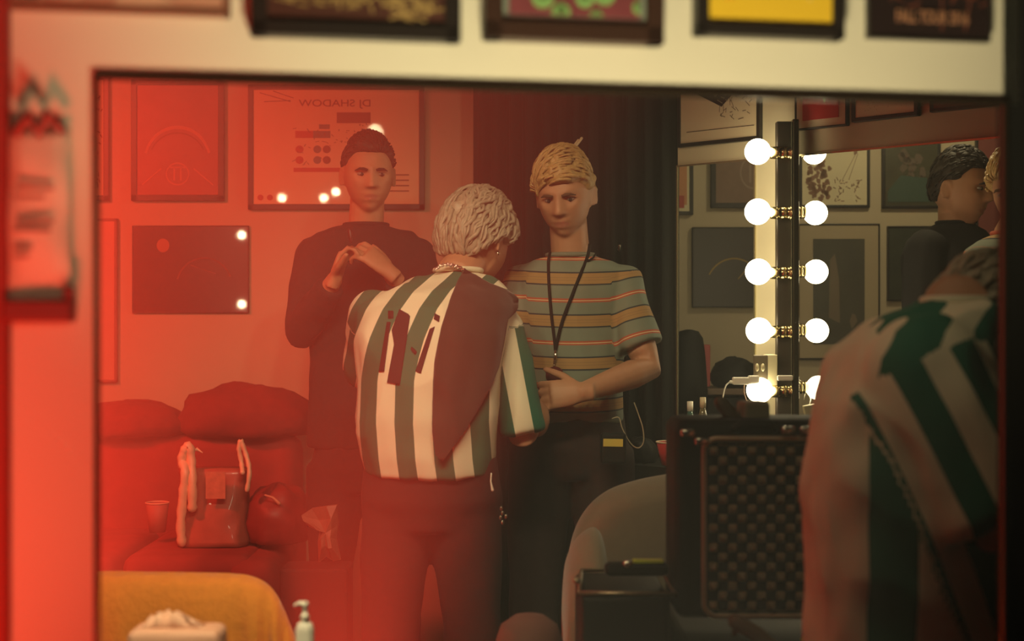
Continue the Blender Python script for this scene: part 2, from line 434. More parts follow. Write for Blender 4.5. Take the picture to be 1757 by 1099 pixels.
M_lgreen = mat('leaf_green_ink', (.22, .42, .13), .6); M_dgreen = mat('moss_ink', (.10, .17, .05), .6); M_teal = mat('teal_mount', (0.20, 0.24, 0.19), .6)
def face(cx, cz, r, w=.55):
    rz = r * 1.5
    return [(disc(cx, cz, r, rz), 1), (disc(cx, cz + r * .35, r * w, rz * w), 2), (disc(cx, cz + r * .55, r * .2, r * .2), 1)]
t, iw, ih, b, yy = picture('poster of green oval faces on plum ground in a dark brown frame with teal mount', WA, 826, -160, 1131, 77, .020, mat('walnut_frame', (.045, .02, .013), .4), M_plum,
        clip01(face(.25, .20, .085) + face(.57, .20, .07) + face(.72, .26, .085) + face(.39, .035, .07) + face(.985, .12, .05) + face(.66, .0, .05) + face(.1, .5, .08) + face(.45, .5, .09)),
        [M_lgreen, M_dgreen], .022, matw=.006, matm=M_teal, refx=980)
M_yel = mat('yellow_print', (0.86, 0.56, 0.03), 0.5, var=.04, scale=6, coat=.3)
t, iw, ih, b, yy = picture('bright yellow poster in a black frame', WA, 1186, -160, 1437, 69, .014, M_frame, M_yel,
        clip01([(line(.10, .285, .20, .215, .012), 1), (line(.13, .20, .18, .29, .01), 1), (line(.84, .30, .81, .22, .005), 2)]), [mat('orange_ink', (.85, .30, .03), .6), mat('cream_ink', (.9, .8, .55), .6)], .022, refx=1310)
M_night = mat('night_print', (0.022, 0.012, 0.012), 0.4, var=.4, scale=18, coat=.3)
M_tan = mat('tan_ink', (.46, .22, .12), .6)
t, iw, ih, b, yy = picture('dark unframed poster reading FALL TOUR 2016 at the right end of the wall', WA, 1483, -160, 1692, 72, .003, M_frame, M_night,
        clip01(scrib(24, .05, .95, .25, .5, 1, .012, .12) + [(line(.60, .50, .60, .05, .010), 1), (line(.86, .42, .80, .06, .012), 1)]), [M_rust], .012, refx=1590)
text('FALL TOUR 2016', .0195, (.002, b + .0215), M_tan, t, bold=.0001, sx=.60, y=yy)

# paper pad hanging on the left wall
def pad():
    A = WA.at(22, 515); B = WA.at(126, 515); T = WA.at(70, 222)
    c = (A + B) / 2; W = (B - A).length; H = T.z - A.z
    t = thing('hanging_notepad', 'pad of white paper hanging on the wall at the far left', 'notepad', M=WA.M(c))
    n = 14; vs = []; fs = []
    for k in range(n + 1):
        z = H * k / n; w = W / 2 * (1.0 - .10 * (k / n)) ; y = -.016 - .012 * math.sin(math.pi * k / n) * .6 - .006 * (1 - k / n)
        for x in (-W / 2, -W * .2, W * .12, w): vs.append((x, y + .003 * math.sin(k + x * 60), z))
    for k in range(n):
        for i in range(3): fs.append((k * 4 + i, k * 4 + i + 1, k * 4 + i + 5, k * 4 + i + 4))
    m = MB(); m.add(vs, fs); o = m.build('paper', mat('white_paper', (.86, .74, .58), .8), t, True); o.modifiers.new('s', 'SOLIDIFY').thickness = .008
    w = MB(); w.add([(x, 0, z) for x, z in ()], [])
    for (z, x0, x1) in ((.64, .15, .75), (.59, .1, .6), (.45, .15, .75), (.40, .1, .7), (.30, .1, .4), (.25, .1, .35)):
        w.box((-W / 2 + W * (x0 + x1) / 2, -.0325, H * z), (W * (x1 - x0), .001, .004))
    w.build('writing', mat('faint_ink', (.45, .22, .16), .8), t)
    cl = MB(); pts = [(-W * .35, -.03, H * .96), (-W * .15, -.035, H * 1.05), (0, -.03, H * .95), (W * .15, -.035, H * 1.06), (W * .35, -.03, H * .98)]
    cl.tube(pts, [.006, .008, .006, .008, .005], 8, round_ends=True); cl.build('clip', mat('red_tinted_clip', (.30, .05, .04), .5), t, True)  # black clip, its red is the red light put into the colour
pad()
A = WA.at(14, 520); B = WA.at(132, 520); c = (A + B) / 2; W = (B - A).length
t = thing('wall_shelf', 'small dark ledge on the wall under the hanging notepad', 'shelf', M=WA.M(Vector((c.x, c.y, WA.at(70, 552).z))))
MB().bbox((0, -.02, .011), (W, .04, .022), .004).build('ledge', mat('red_tinted_wood', (.22, .02, .018), .5), t)  # black ledge with the red light put into its colour
MB().bbox((W * .44, -.03, .026), (.010, .012, .018), .002).build('bracket', mat('red_tinted_wood', (.22, .02, .018), .5), t)

# -- back wall seen in the mirror
M_redprint = mat('oxblood_print', (.30, .10, .07), .45, var=.2, scale=10, coat=.6)
picture('cream print in a black frame cut by the mirror edge, upper left', WB, 40, 128, 189, 345, .020, M_frame, M_cream, clip01(scrib(16, .9, .97, .05, .9, 1, .01, .05)), [M_rust])
arch = [(q, 1) for q in ringpolys(.5, .30, .42, .03, 15, 165, 26, .33)] + [(q, 2) for q in ringpolys(.5, .30, .36, .012, 25, 155, 26, .27)]
emb = [(q, 1) for q in ringpolys(.5, .19, .145, .014, 0, 360, 30, .105)] + [(line(.46, .13, .46, .25, .022), 1), (line(.54, .13, .54, .25, .022), 1), (line(.40, .25, .60, .25, .012), 1)]
rays = [(line(.06, .09, .30, .24, .012), 1), (line(.94, .09, .70, .24, .012), 1)]
picture('oxblood poster with an arch over a round emblem, left of the big cream poster', WB, 227, 137, 386, 345, .022, M_frame, M_redprint, clip01(arch + emb + rays), [mat('pale_red_ink', (.50, .22, .14), .6), M_rust])
P_big = mat('big_cream_print', (.64, .47, .26), .5, var=.08, scale=6, coat=.8)
M_blueg = mat('bluegrey_ink', (.16, .16, .14), .6); M_brick = mat('brick_ink', (.42, .07, .05), .6); M_brn = mat('brown_ink', (.20, .08, .05), .6)
X = lambda px: (px - 437) / (717 - 437); Z = lambda py: 1 - (py - 158) / (350 - 158)
def R_(x0, y0, x1, y1, mi): return ([(X(x0), Z(y1)), (X(x1), Z(y1)), (X(x1), Z(y0)), (X(x0), Z(y0))], mi)
big = [R_(578, 196, 635, 214, 3), R_(508, 227, 538, 239, 2), R_(538, 227, 567, 239, 1), R_(505, 289, 600, 296, 2), R_(548, 216, 566, 224, 1)]
for cy in (258, 276):
    for cx, mi in ((515, 2), (545, 1), (561, 3)): big.append((disc(X(cx), Z(cy), .024, .034), mi))
big += scrib(30, X(500), X(570), Z(290), Z(222), 3, .004, .03) + scrib(20, X(575), X(640), Z(250), Z(216), 3, .004, .02)
big += [(line(X(448), Z(163), X(500), Z(178), .006), 3), (line(X(455), Z(178), X(500), Z(176), .006), 3), (line(X(470), Z(160), X(505), Z(172), .006), 3)]
big += [(disc(X(449), Z(339), .018, .026), 2), (disc(X(465), Z(339), .018, .026), 2)] + [R_(600, 300 + 9 * k, 700, 302 + 9 * k, 3) for k in range(4)]
t, iw, ih, b, yy = picture('big cream poster with mirrored lettering and small coloured blocks, behind the man in black', WB, 427, 146, 729, 360, .020, M_frame, P_big, clip01(big), [M_blueg, M_brick, M_brn], .022)
text('DJ SHADOW', .036, ((X(575) - .5) * iw, b + Z(181) * ih), M_brn, t, mirror=True, sx=1.28, bold=.0, y=yy)
picture('tall pale print in a thin frame cut by the mirror edge, lower left', WB, 60, 375, 203, 655, .010, M_brownf, P_pink, [], [])
arc = [(q, 1) for q in ringpolys(.62, .30, .25, .015, 20, 165, 20, .34)] + [(disc(.26, .78, .055, .08), 2), (line(.5, .55, .72, .45, .01), 1)]
M_dkp = mat('dark_moon_print', (.075, .022, .018), .25, var=.2, scale=8, coat=1.0)
M_moon = mat('moon_ink', (.34, .13, .06), .6); M_arc = mat('arc_ink', (.14, .045, .028), .6)
picture('dark unframed print with a moon and an arc, left of the man in black', WB, 228, 387, 428, 537, .004, M_frame, M_dkp, clip01(arc), [M_arc, M_moon], .012)

# -- side wall above the second mirror
dia = [([(.10, .50), (.55, .30), (.97, .62), (.97, .70), (.10, .66)], 1), ([(.20, 1.0), (.2, .46), (.55, .30), (.85, .52), (.85, 1.0)], 1), (disc(.47, .62, .07, .22), 2),
       (line(.08, .10, .97, .10, .006), 1)] + scrib(26, .50, .92, .16, .38, 2, .008, .08)
picture('cream poster with a dark pointed shape, framed in black, above the narrow mirror', WC, 1168, 60, 1309, 254, .012, M_frame, M_cream, clip01(dia), [mat('aubergine_ink', (.05, .025, .03), .25, coat=1.0), mat('grey_ink', (.22, .17, .11), .6)])
t, iw, ih, b, yy = picture('red card with a pale V in a cream mount, above the second mirror', WC, 1369, 120, 1458, 225, .005, M_frame, mat('red_print', (.55, .03, .03), .5, coat=.4), [], [], matw=.022, matm=M_cream)
text('V', .060, (0.015, b + ih * .50), mat('gold_ink', (.75, .55, .25), .6), t, y=yy)
picture('cream print with faint writing between the red card and the corner picture', WC, 1466, 120, 1580, 211, .012, M_frame, M_cream, clip01(scrib(60, .1, .9, .1, .9, 1, .006, .05)), [mat('umber_ink', (.36, .24, .11), .6)])
picture('dark picture in a black frame with a gold line, upper right corner', WC, 1600, 110, 1745, 194, .010, M_frame, mat('dark_print', (.05, .04, .03), .3, coat=.8), [], [])

# -- far wall seen in the second mirror
picture('orange and cream print at the left edge of the narrow mirror', WD, 1130, 250, 1189, 369, .015, M_frame, M_cream, [([(.2, .1), (.9, .1), (.9, .9), (.2, .9)], 1), ([(.5, .05), (.8, .05), (.8, .25), (.5, .25)], 2)], [mat('peach_ink', (.55, .25, .12), .6), M_brick])
emb2 = [(q, 1) for q in ringpolys(.72, .45, .26, .03, 0, 360, 30, .25)] + [(line(.66, .30, .66, .60, .04), 1), (line(.80, .30, .80, .60, .04), 1)]
picture('brown poster with a round emblem, framed in black, in the narrow mirror', WD, 1219, 225, 1325, 357, .020, M_frame, mat('taupe_print', (.20, .12, .085), .5, var=.2, scale=30), clip01(emb2), [mat('taupe_ink', (.30, .21, .15), .6)])
arc2 = [(q, 1) for q in ringpolys(.50, .20, .36, .018, 60, 150, 20, .42)] + [(line(.55, .35, .78, .62, .012), 1)]
picture('dark print with a gold arc in the narrow mirror', WD, 1187, 390, 1330, 527, .004, M_frame, mat('slate_print', (.045, .035, .028), .4), clip01(arc2), [mat('gold_arc_ink', (.35, .22, .05), .6)])
D4 = blobs(60, .08, .42, .08, .62, [1], .05) + scrib(40, .5, .9, .05, .35, 1, .012, .06) + [([(.78, 1.0), (.86, 1.0), (.85, .72), (.80, .70)], 1), (line(.83, .72, .62, .35, .008), 1), (line(.86, .72, .72, .35, .008), 1)]
picture('cream poster of brown drawn shapes behind the upper right bulbs', WD, 1370, 225, 1491, 357, .012, M_frame, M_cream, clip01(D4), [mat('sepia_ink', (.24, .12, .07), .6)])
picture('murky green picture in a black frame left of the man in profile', WD, 1512, 225, 1612, 358, .012, M_frame, mat('murk_print', (.06, .055, .03), .4, var=.5, scale=14, coat=.6),
        clip01(blobs(12, .25, .75, .3, .75, [1], .10) + [([(.05, .05), (.95, .05), (.8, .38), (.3, .42), (.05, .2)], 2)]), [mat('murk_ink', (.12, .085, .06), .6), mat('sea_ink', (.04, .075, .055), .6)])
ph = [([(.30, .25), (.52, .20), (.50, .62), (.42, .86), (.32, .80)], 1), (blobs(1, .75, .8, .2, .25, [1], .1)[0])]
picture('large photograph in a wide tan mount behind the bulbs of the second mirror', WD, 1368, 384, 1508, 616, .006, M_frame, mat('photo_print', (.07, .065, .045), .5, var=.3, scale=12), clip01(ph), [mat('photo_ink', (.17, .13, .085), .6)], matw=.055, matm=mat('tan_mount', (.42, .34, .22), .7))
picture('narrow dark picture left of the man in profile, lower row', WD, 1521, 388, 1612, 516, .007, M_frame, mat('dkgreen_print', (.045, .05, .035), .35, var=.4, scale=16, coat=.6), [], [])
picture('dark red hanging behind the head of the man in profile', WD, 1672, 210, 1800, 560, .010, M_frame, mat('russet_print', (.20, .045, .035), .7, var=.2, scale=9), [], [])

# ------------------------------------------------------------------ bulb strips
def bulb_strip(label, right):
    if not right:
        Y = 4.22; xs = 1344; top, bot = 205, 716
        ys = [260, 363, 466, 567, 669]; bx = [1300, 1300, 1301, 1302, 1303]; r = .0385; sgn = -1; s0, s1 = 1359, 1322
    else:
        Y = 4.42; xs = 1364; top, bot = 205, 716
        ys = [261, 365, 466, 567, 665]; bx = [1397, 1399, 1400, 1401, 1404]; r = .0375; sgn = 1; s0, s1 = 1366, 1386
    t = thing('vanity_light_strip', label, 'light', P(xs, bot, Y))
    if not right:
        m = MB(); a = P(1345, top + 4, Y + .03); b_ = P(1345, bot, Y + .03); m.bbox((a + b_) / 2, (.048, .03, a.z - b_.z), .004); m.build('housing', mat('dark_housing', (.05, .04, .03), .35, .3), t, world=True)
        m = MB(); a = P(1364, top, Y - .02); b_ = P(1364, bot, Y - .02); m.bbox((a + b_) / 2, (.020, .03, a.z - b_.z), .004)
        m.build('metal_edge', mat('bar_metal', (.33, .32, .22), .25, .9), t, world=True)
        m = MB(); m.box(P(1359.5, 460, Y - .034), (.002, .004, .86)); m.build('metal_edge', M_chrome, t, world=True)
    for y, x in zip(ys, bx):
        c = P(x, y, Y); m = MB(); e0 = P(s0, y + (2 if x < 1350 else -1), Y); 
        d = Vector((sgn, 0, 0)); q = [e0 + d * k for k in (0, .006, .007, .020, .021, .034, .036, .046, .048, .056)]
        L = abs(P(s1, y, Y).x - e0.x); q = [e0 + d * L * k for k in (0, .12, .13, .40, .42, .44, .70, .72, .74, 1.0)]
        m.tube(q, [.022, .022, .019, .019, .0215, .019, .019, .021, .019, .0175], 18); sock = m.build('socket', M_brass, t, True, world=True)
        m = MB(); m.ell(c, (r, r, r), seg=28, rg=18); m.build('bulb', M_bulb, t, True, world=True).parent = sock
    return t
bulb_strip('upright strip of five round lit bulbs pointing left, on the wall beside the mirror', False)
bulb_strip('reflected strip of five round lit bulbs pointing right, inside the second mirror', True)

# outlet with charger and cords
Yo = 4.25
t = thing('wall_outlet', 'beige outlet box with a plug beside the lowest left bulb', 'outlet', P(1314, 660, Yo))
m = MB(); m.bbox(P(1322, 634, Yo), (.030, .07, .092), .003); m.build('side_box', mat('beige_plastic', (.72, .66, .42), .5), t, world=True)
m = MB(); m.bbox(P(1305, 634, Yo - .03), (.042, .012, .088), .003); m.build('face_plate', mat('shadow_plastic', (.16, .13, .085), .4), t, world=True)
m = MB()
for x in (1299, 1309): m.ell(P(x, 630, Yo - .042), (.006, .008, .012)); 
m.build('socket', mat('beige_plastic', (.72, .66, .42), .5), t, world=True)
t = thing('phone_charger', 'white plug-in charger with its cord, in front of the outlet', 'charger', P(1270, 654, 4.2))
m = MB(); m.bbox(P(1271, 653, 4.2), (.050, .02, .022), .004); m.bbox(P(1293, 651, 4.2), (.034, .022, .026), .006); m.tube([P(1262, 655, 4.2), P(1252, 655, 4.2)], [.007, .005]); m.build('plug', M_white, t, world=True)
m = MB(); m.tube([P(x, y, 4.2) for x, y in ((1252, 655), (1246, 660), (1243, 668), (1241, 678), (1239, 690))], .0022, 6); m.build('cord', M_white, t, True, world=True)
m = MB(); m.tube([P(x, y, 4.2) for x, y in ((1283, 654), (1277, 660), (1276, 672), (1281, 688), (1292, 702), (1300, 716))], .0018, 6); m.build('cord', mat('brown_cord', (.3, .17, .1), .5), t, True, world=True)
t = thing('phone_charger', 'white charger plug seen through the bar, behind the lowest bulbs', 'charger', P(1345, 650, 4.35))
m = MB(); m.bbox(P(1347, 648, 4.16), (.045, .02, .016), .004); m.build('plug', M_white, t, world=True)
m = MB(); m.tube([P(x, y, 4.42) for x, y in ((1368, 650), (1378, 655), (1382, 668), (1379, 685), (1384, 668), (1391, 684), (1383, 715))], .0018, 6); m.build('cord', M_white, t, True, world=True)

# ------------------------------------------------------------------ people
def head_pts(R, c, s, feat=True, off=0.0, nu=72, nv=54, asp=1.0):
    """head surface, face toward local -Y"""
    c = Vector(c); vs = []; loc = []
    for k in range(nv + 1):
        t = -math.pi / 2 + math.pi * (k + .02) / (nv + .04)
        for i in range(nu):
            a = 2 * math.pi * i / nu
            d = Vector((math.cos(t) * math.cos(a), math.cos(t) * math.sin(a), math.sin(t)))
            p = head_surf(d, feat)
            loc.append(p)
            vs.append(c + R @ (p * s))
    fs = [(k * nu + i, k * nu + (i + 1) % nu, (k + 1) * nu + (i + 1) % nu, (k + 1) * nu + i) for k in range(nv) for i in range(nu)]
    fs += [tuple(range(nu))[::-1], tuple(nv * nu + i for i in range(nu))]
    return vs, fs, loc
def g(x, s): return math.exp(-(x / s) ** 2)
def head_surf(d, feat=True):
    x = .077 * d.x; y = .096 * d.y; z = .120 * d.z
    lo = max(0, -d.z)
    sm = lo * lo * (3 - 2 * lo) if lo < 1 else 1
    x *= 1 - .30 * min(1, sm * 1.1)
    if d.y > 0: y *= 1 - .50 * sm
    else: y *= .96 + .03 * sm
    if d.z > .2: x *= 1 - .03 * (d.z - .2)
    if d.y < 0:                                    # flatter, squarer face and jaw
        fl = -d.y
        x *= 1 + .09 * fl * (1 - abs(d.x)) ; 
        if -.95 < d.z < -.25: x *= 1 + .13 * (1 - abs(d.z + .6) / .4 if abs(d.z + .6) < .4 else 0)
    if feat and d.y < 0:
        dy = 0
        if z < .028 and z > -.040:
            tt = (.028 - z) / .062; amp = .004 + .021 * min(1, tt) ** 1.3
            if z < -.034: amp *= max(0, (z + .046) / .012)
            dy -= amp * g(x, .009 + .006 * tt)
            dy -= .005 * g(abs(x) - .013, .007) * g(z + .031, .009)
        dy += .012 * (g(x - .032, .017) + g(x + .032, .017)) * g(z - .004, .012)
        dy -= .0065 * (g(x - .030, .024) + g(x + .030, .024)) * g(z - .026, .009)
        dy -= .004 * (g(x - .048, .016) + g(x + .048, .016)) * g(z + .022, .016)
        dy -= .0045 * g(x, .023) * g(z + .058, .006) + .0055 * g(x, .020) * g(z + .074, .006)
        dy += .005 * g(x, .026) * g(z + .066, .0028)
        dy += .003 * g(x, .03) * g(z + .085, .006)
        dy -= .008 * g(x, .020) * g(z + .100, .014)
        y += dy
    return Vector((x, y, z))

def rot(yaw=0, pitch=0, roll=0):
    return (Matrix.Rotation(math.radians(yaw), 3, 'Z') @ Matrix.Rotation(math.radians(pitch), 3, 'X') @ Matrix.Rotation(math.radians(roll), 3, 'Y'))

def hand(mb, W, d, pn, side, curl=(35, 45, 30), spread=6, s=1.0, thumb=(.55, .65, .35)):
    W = Vector(W); d = Vector(d).normalized(); side = Vector(side); side = (side - d * side.dot(d)).normalized(); n = d.cross(side)
    if n.dot(Vector(pn)) < 0: n = -n
    def ring(dist, a, b): return [W + d * dist * s + side * math.cos(q) * a * s + n * math.sin(q) * b * s for q in [2 * math.pi * i / 16 for i in range(16)]]
    mb.loft([ring(-.03, .027, .022), ring(0, .028, .020), ring(.03, .036, .018), ring(.065, .041, .016), ring(.090, .040, .013)])
    Ls = (.070, .078, .073, .058)
    for i in range(4):
        p = W + d * .086 * s + side * (.031 - .0207 * i) * s; ang = 0; sp = math.radians((1.5 - i) * spread); pts = [p - d * .012]; rr = [.0095 * s]
        for j, fr in enumerate((.44, .31, .25)):
            ang += math.radians(curl[j] * (1 + .10 * i)); dd = (d * math.cos(sp) + side * math.sin(sp)); v = dd * math.cos(ang) + n * math.sin(ang)
            pts.append(pts[-1] + v * Ls[i] * fr * s + (d * .012 if j == 0 else Vector())); rr.append((.0088, .0080, .0070)[j] * s)
        mb.tube(pts, rr, 10, round_ends=True)
    v = (d * thumb[0] + side * thumb[1] + n * thumb[2]).normalized(); p = W + d * .022 * s + side * .022 * s
    v2 = (v + d * .5 + n * .15).normalized()
    mb.tube([p, p + v * .045 * s, p + v * .045 * s + v2 * .030 * s, p + v * .045 * s + v2 * .055 * s], [.015 * s, .0115 * s, .0100 * s, .0085 * s], 10, round_ends=True)

def ellring(c, a, b, n=28, e=2.4):
    c = Vector(c); out = []
    for i in range(n):
        q = 2 * math.pi * i / n; cx, sy = math.cos(q), math.sin(q)
        out.append(c + Vector((a * math.copysign(abs(cx) ** (2 / e), cx), b * math.copysign(abs(sy) ** (2 / e), sy), 0)))
    return out

def person(name, label, S, voxel=.0045):
    """S: pose in pixels and depths (see below). returns dict with root and shirt data"""
    sec = [(P(x, y, Y), hw * Y / F, hd) for x, y, Y, hw, hd in S['torso']]       # top to hem
    base = sec[-1][0]; root = thing(name, label, 'person', (base.x, base.y, 0))
    Y0 = S['torso'][-1][2]
    HR = rot(*S['head_rot']); hc = P(*S['head']); hs = S.get('hs', 1.0)
    nb = sec[0][0]
    # ---- body
    mb = MB()
    rings = [ellring(c, a * S.get('bs', .86), b * .86) for c, a, b in sec]
    ps = (sec[-1][0], .15, .105)
    cz = min(ps[0].z - .10, .84); crotch = Vector((ps[0].x, ps[0].y, cz))
    rings += [ellring(crotch + Vector((0, 0, .06)), .15, .10), ellring(crotch, .12, .09)]
    mb.loft(rings)
    mb.tube([nb + Vector((0, 0, -.05)), nb, hc + HR @ Vector((0, .015, -.055)) * hs], [.060 * hs, .056 * hs, .054 * hs], 20)
    hv, hf, hl = head_pts(HR, hc, hs); mb.add(hv, hf)
    for sx in (-1, 1):
        e = MB(); cc = hc + HR @ (Vector((sx * .079, .014, -.004)) * hs); Re = HR @ Matrix.Rotation(math.radians(sx * -22), 3, 'Z')
        mb.ell(cc, (.0065 * hs, .016 * hs, .029 * hs), Re, 14, 10)
        mb.tube([cc + Re @ (Vector((sx * .004, .016 * math.cos(q), .029 * math.sin(q))) * hs) for q in [math.radians(w) for w in range(-70, 200, 25)]], .0042 * hs, 6)
    arms = []
    for A in S['arms']:
        s_, e_, w_ = P(*A['s']), P(*A['e']), P(*A['w']); k = A.get('r', 1.0); arms.append((s_, e_, w_, A))
        mb.tube([s_, s_.lerp(e_, .3), s_.lerp(e_, .8), e_, e_.lerp(w_, .25), e_.lerp(w_, .7), w_], [.056 * k, .053 * k, .044 * k, .041 * k, .043 * k, .034 * k, .027 * k], 16, round_ends=True)
        if A.get('hand'): hand(mb, w_, **A['hand'])
        else: mb.ell(w_.lerp(w_ + (w_ - e_), .28), (.035, .035, .05))
    legs = []
    for sx in (-1, 1):
        h = crotch + Vector((sx * .085, 0, .04)); kn = Vector((h.x + sx * .02, h.y + .0, .48)); an = Vector((h.x + sx * .03, h.y + .02, .09)); legs.append((h, kn, an))
        mb.tube([h, h.lerp(kn, .5), kn, kn.lerp(an, .3), an], [.085, .072, .055, .055, .038], 16, round_ends=True)
        fy = -1 if S.get('front', True) else 1
        mb.ell(an + Vector((0, fy * .07, -.045)), (.045, .13, .045))
    V, Fc = fuse(mb, voxel, 2, .5)
    body = mesh_np('body', V, Fc, [M_skin, M_lip], root)
    # lips: faces near the mouth take the lip colour
    inv = HR.transposed(); hcn = np.array(hc); Hl = (V - hcn) @ np.array(inv).T / hs
    cen = np.array([Hl[list(f)].mean(0) for f in Fc])
    lip = ((cen[:, 0] / .021) ** 2 + ((cen[:, 2] + .066) / .009) ** 2 < 1) & (cen[:, 1] < -.06)
    body.data.polygons.foreach_set('material_index', lip.astype('i').tolist())
    for sx in (-1, 1):                                                          # eyes and brows
        if not S.get('face', True): break
        ec = hc + HR @ (Vector((sx * .031, -.0735, .004)) * hs)
        m = MB(); m.ell(ec, (.0120 * hs, .0115 * hs, .0056 * hs), HR, 14, 10); m.ell(ec + HR @ Vector((.002, -.0085, -.001)) * hs, (.0055 * hs, .0040 * hs, .0058 * hs), HR, 12, 8, mi=1)
        m.build('eye', [M_eye, M_iris], root, True, world=True)
        m = MB(); m.tube([hc + HR @ (Vector((sx * x, y, z)) * hs) for x, y, z in ((.013, -.098, .016), (.024, -.099, .0185), (.037, -.094, .0195), (.050, -.081, .014))], [.0034 * hs, .0048 * hs, .0040 * hs, .0015 * hs], 8)
        m.build('eyebrow', S['brow'], root, True, world=True)
    # ---- hair
    hair(root, S, HR, hc, hs)
    # ---- shirt
    sh = MB(); sr = [ellring(c, a, b) for c, a, b in sec]; sh.loft(sr)
    slv = []
    for s_, e_, w_, A in arms:
        R = A['sleeve']; full = A.get('full')
        if full:
            pts = [s_, s_.lerp(e_, .5), e_, e_.lerp(w_, .5), e_.lerp(w_, A.get('cuff', .93))]; rr = [R[0], R[0] * .97, R[1], R[1] * .85, R[1] * .68]
        else:
            pts = [s_, s_.lerp(e_, .45), s_.lerp(e_, A.get('cuff', .85))]; rr = [R[0], (R[0] + R[1]) / 2, R[1]]
        sh.tube(pts, rr, 22); sh.ell(s_, (rr[0],) * 3)
    V, Fc = fuse(sh, .0055 if voxel > .004 else voxel, 7, .6)
    V = wrinkle(V, Fc, S.get('wr', .004), S.get('wsc', (9, 9, 5)), S.get('seed', 1))
    st = None
    if S.get('stripe'): st = S['stripe'](V, arms, sec)
    shirt = mesh_np(S.get('shirt_name', 'shirt'), V, Fc, S['shirt_mat'], root, st)
    bvh = BVHTree.FromPolygons([tuple(v) for v in V], Fc)
    # collar
    c, a, b = sec[0]; m = MB(); n = 32; cr = S.get('collar', (0, 0, .004))
    m.tube([c + Vector((math.cos(q) * S.get('collar_r', .063), math.sin(q) * S.get('collar_r', .063) * .95, cr[2] + cr[0] * math.sin(q) + cr[1] * math.cos(q))) for q in [2 * math.pi * i / n for i in range(n + 1)]], .007, 8, cap=False)
    m.build('collar', S.get('collar_mat', S['shirt_mat']), root, True, world=True).parent = shirt
    # ---- trousers
    tr = MB(); top = sec[-1][0] + Vector((0, 0, .05)); hw = S.get('hip', .165)
    tr.loft([ellring(top, hw * .9, .115), ellring(top + Vector((0, 0, -.12)), hw, .125), ellring(crotch + Vector((0, 0, .03)), hw * .98, .12), ellring(crotch - Vector((0, 0, .04)), hw * .75, .10)])
    for h, kn, an in legs: tr.tube([h, h.lerp(kn, .5), kn, an], [.098, .088, .074, .060], 18)
    V, Fc = fuse(tr, .010, 4, .5); V = wrinkle(V, Fc, .005, (7, 7, 4), 3)
    mesh_np('trousers', V, Fc, S['trousers'], root)
    return dict(root=root, shirt=shirt, bvh=bvh, HR=HR, hc=hc, hs=hs, sec=sec, arms=arms, body=body)

def hair(root, S, HR, hc, hs):
    Hs = S['hair']; r = random.Random(Hs.get('seed', 3)); nu, nv = 96, 72
    vs, mask = [], []
    th = Hs['thick']; reg = Hs['region']; fr = Hs.get('freq', 40)
    def hp(d, lift=0):
        p = head_surf(d, False); m = reg(d, p); q = noise.noise(Vector((d.x * 3, d.y * 3, d.z * 3)) * Hs.get('nf', 1.6) + Vector((Hs.get('seed', 0), 0, 0)))
        q2 = noise.noise(Vector((d.x * fr * .25, d.y * fr * .25, d.z * fr * .10)))
        t = th(d, p) * (1 + .35 * q + .25 * q2) * m + lift
        return p + d * (t - .012 * (1 - m))
    for k in range(nv + 1):
        t = -math.pi / 2 + math.pi * (k + .02) / (nv + .04)
        for i in range(nu):
            a = 2 * math.pi * i / nu; d = Vector((math.cos(t) * math.cos(a), math.cos(t) * math.sin(a), math.sin(t)))
            vs.append(hc + HR @ (hp(d) * hs)); mask.append(reg(d, head_surf(d, False)))
    fs = []
    for k in range(nv):
        for i in range(nu):
            f = (k * nu + i, k * nu + (i + 1) % nu, (k + 1) * nu + (i + 1) % nu, (k + 1) * nu + i)
            if max(mask[j] for j in f) > .02: fs.append(f)
    m = MB(); m.add(vs, fs)
    for _ in range(Hs.get('locks', 200)):
        while True:
            d = Vector((r.gauss(0, 1), r.gauss(0, 1), r.gauss(0, 1))).normalized()
            if reg(d, head_surf(d, False)) > .6: break
        L = r.uniform(*Hs.get('len', (.03, .06))); fl = Hs['flow']; pts, rad = [], []; n = 7; ph = r.uniform(0, 6.28); dd = d.copy(); cr = Hs.get('curl', 0); w0 = Hs.get('w', .0045) * r.uniform(.6, 1.2)
        for j in range(n):
            f = j / (n - 1); v = fl(dd); v = (v - dd * v.dot(dd)); v = v.normalized() if v.length > 1e-4 else Vector((0, -1, 0))
            sd = dd.cross(v); dd = (dd + v * L / .1 / n + sd * cr * math.sin(ph + f * 7)).normalized()
            lift = Hs.get('lift', .004) * math.sin(math.pi * min(1, f * 1.1)) + Hs.get('tip', 0) * f * f
            if reg(dd, head_surf(dd, False)) < .15 and not Hs.get('fringe'): break
            q = head_surf(dd, False); base_t = th(dd, q) * max(.2, reg(dd, q)); pts.append(hc + HR @ ((q + dd * (base_t + lift)) * hs)); rad.append(w0 * (1 - .8 * f * f))
        if len(pts) > 3: m.tube(pts, rad, 6)
    m.build('hair', Hs['mat'], root, True, world=True)

def sstep(x, a, b):
    t = min(1, max(0, (x - a) / (b - a))); return t * t * (3 - 2 * t)
def short_region(front=.060, side=.012, back=-.050, sh=.008):
    def f(d, p):
        # hairline height as a function of where round the head we are
        y = p.y
        if y < -.055: h = front - .10 * max(0, abs(p.x) - .05)
        elif y < -.015: h = side + (front - side) * ((-.015 - y) / .04) * (1 if y < -.03 else .5)
        elif y < .02: h = side
        else: h = side + (back - side) * min(1, (y - .02) / .035)
        return sstep(p.z, h - sh, h + sh)
    return f

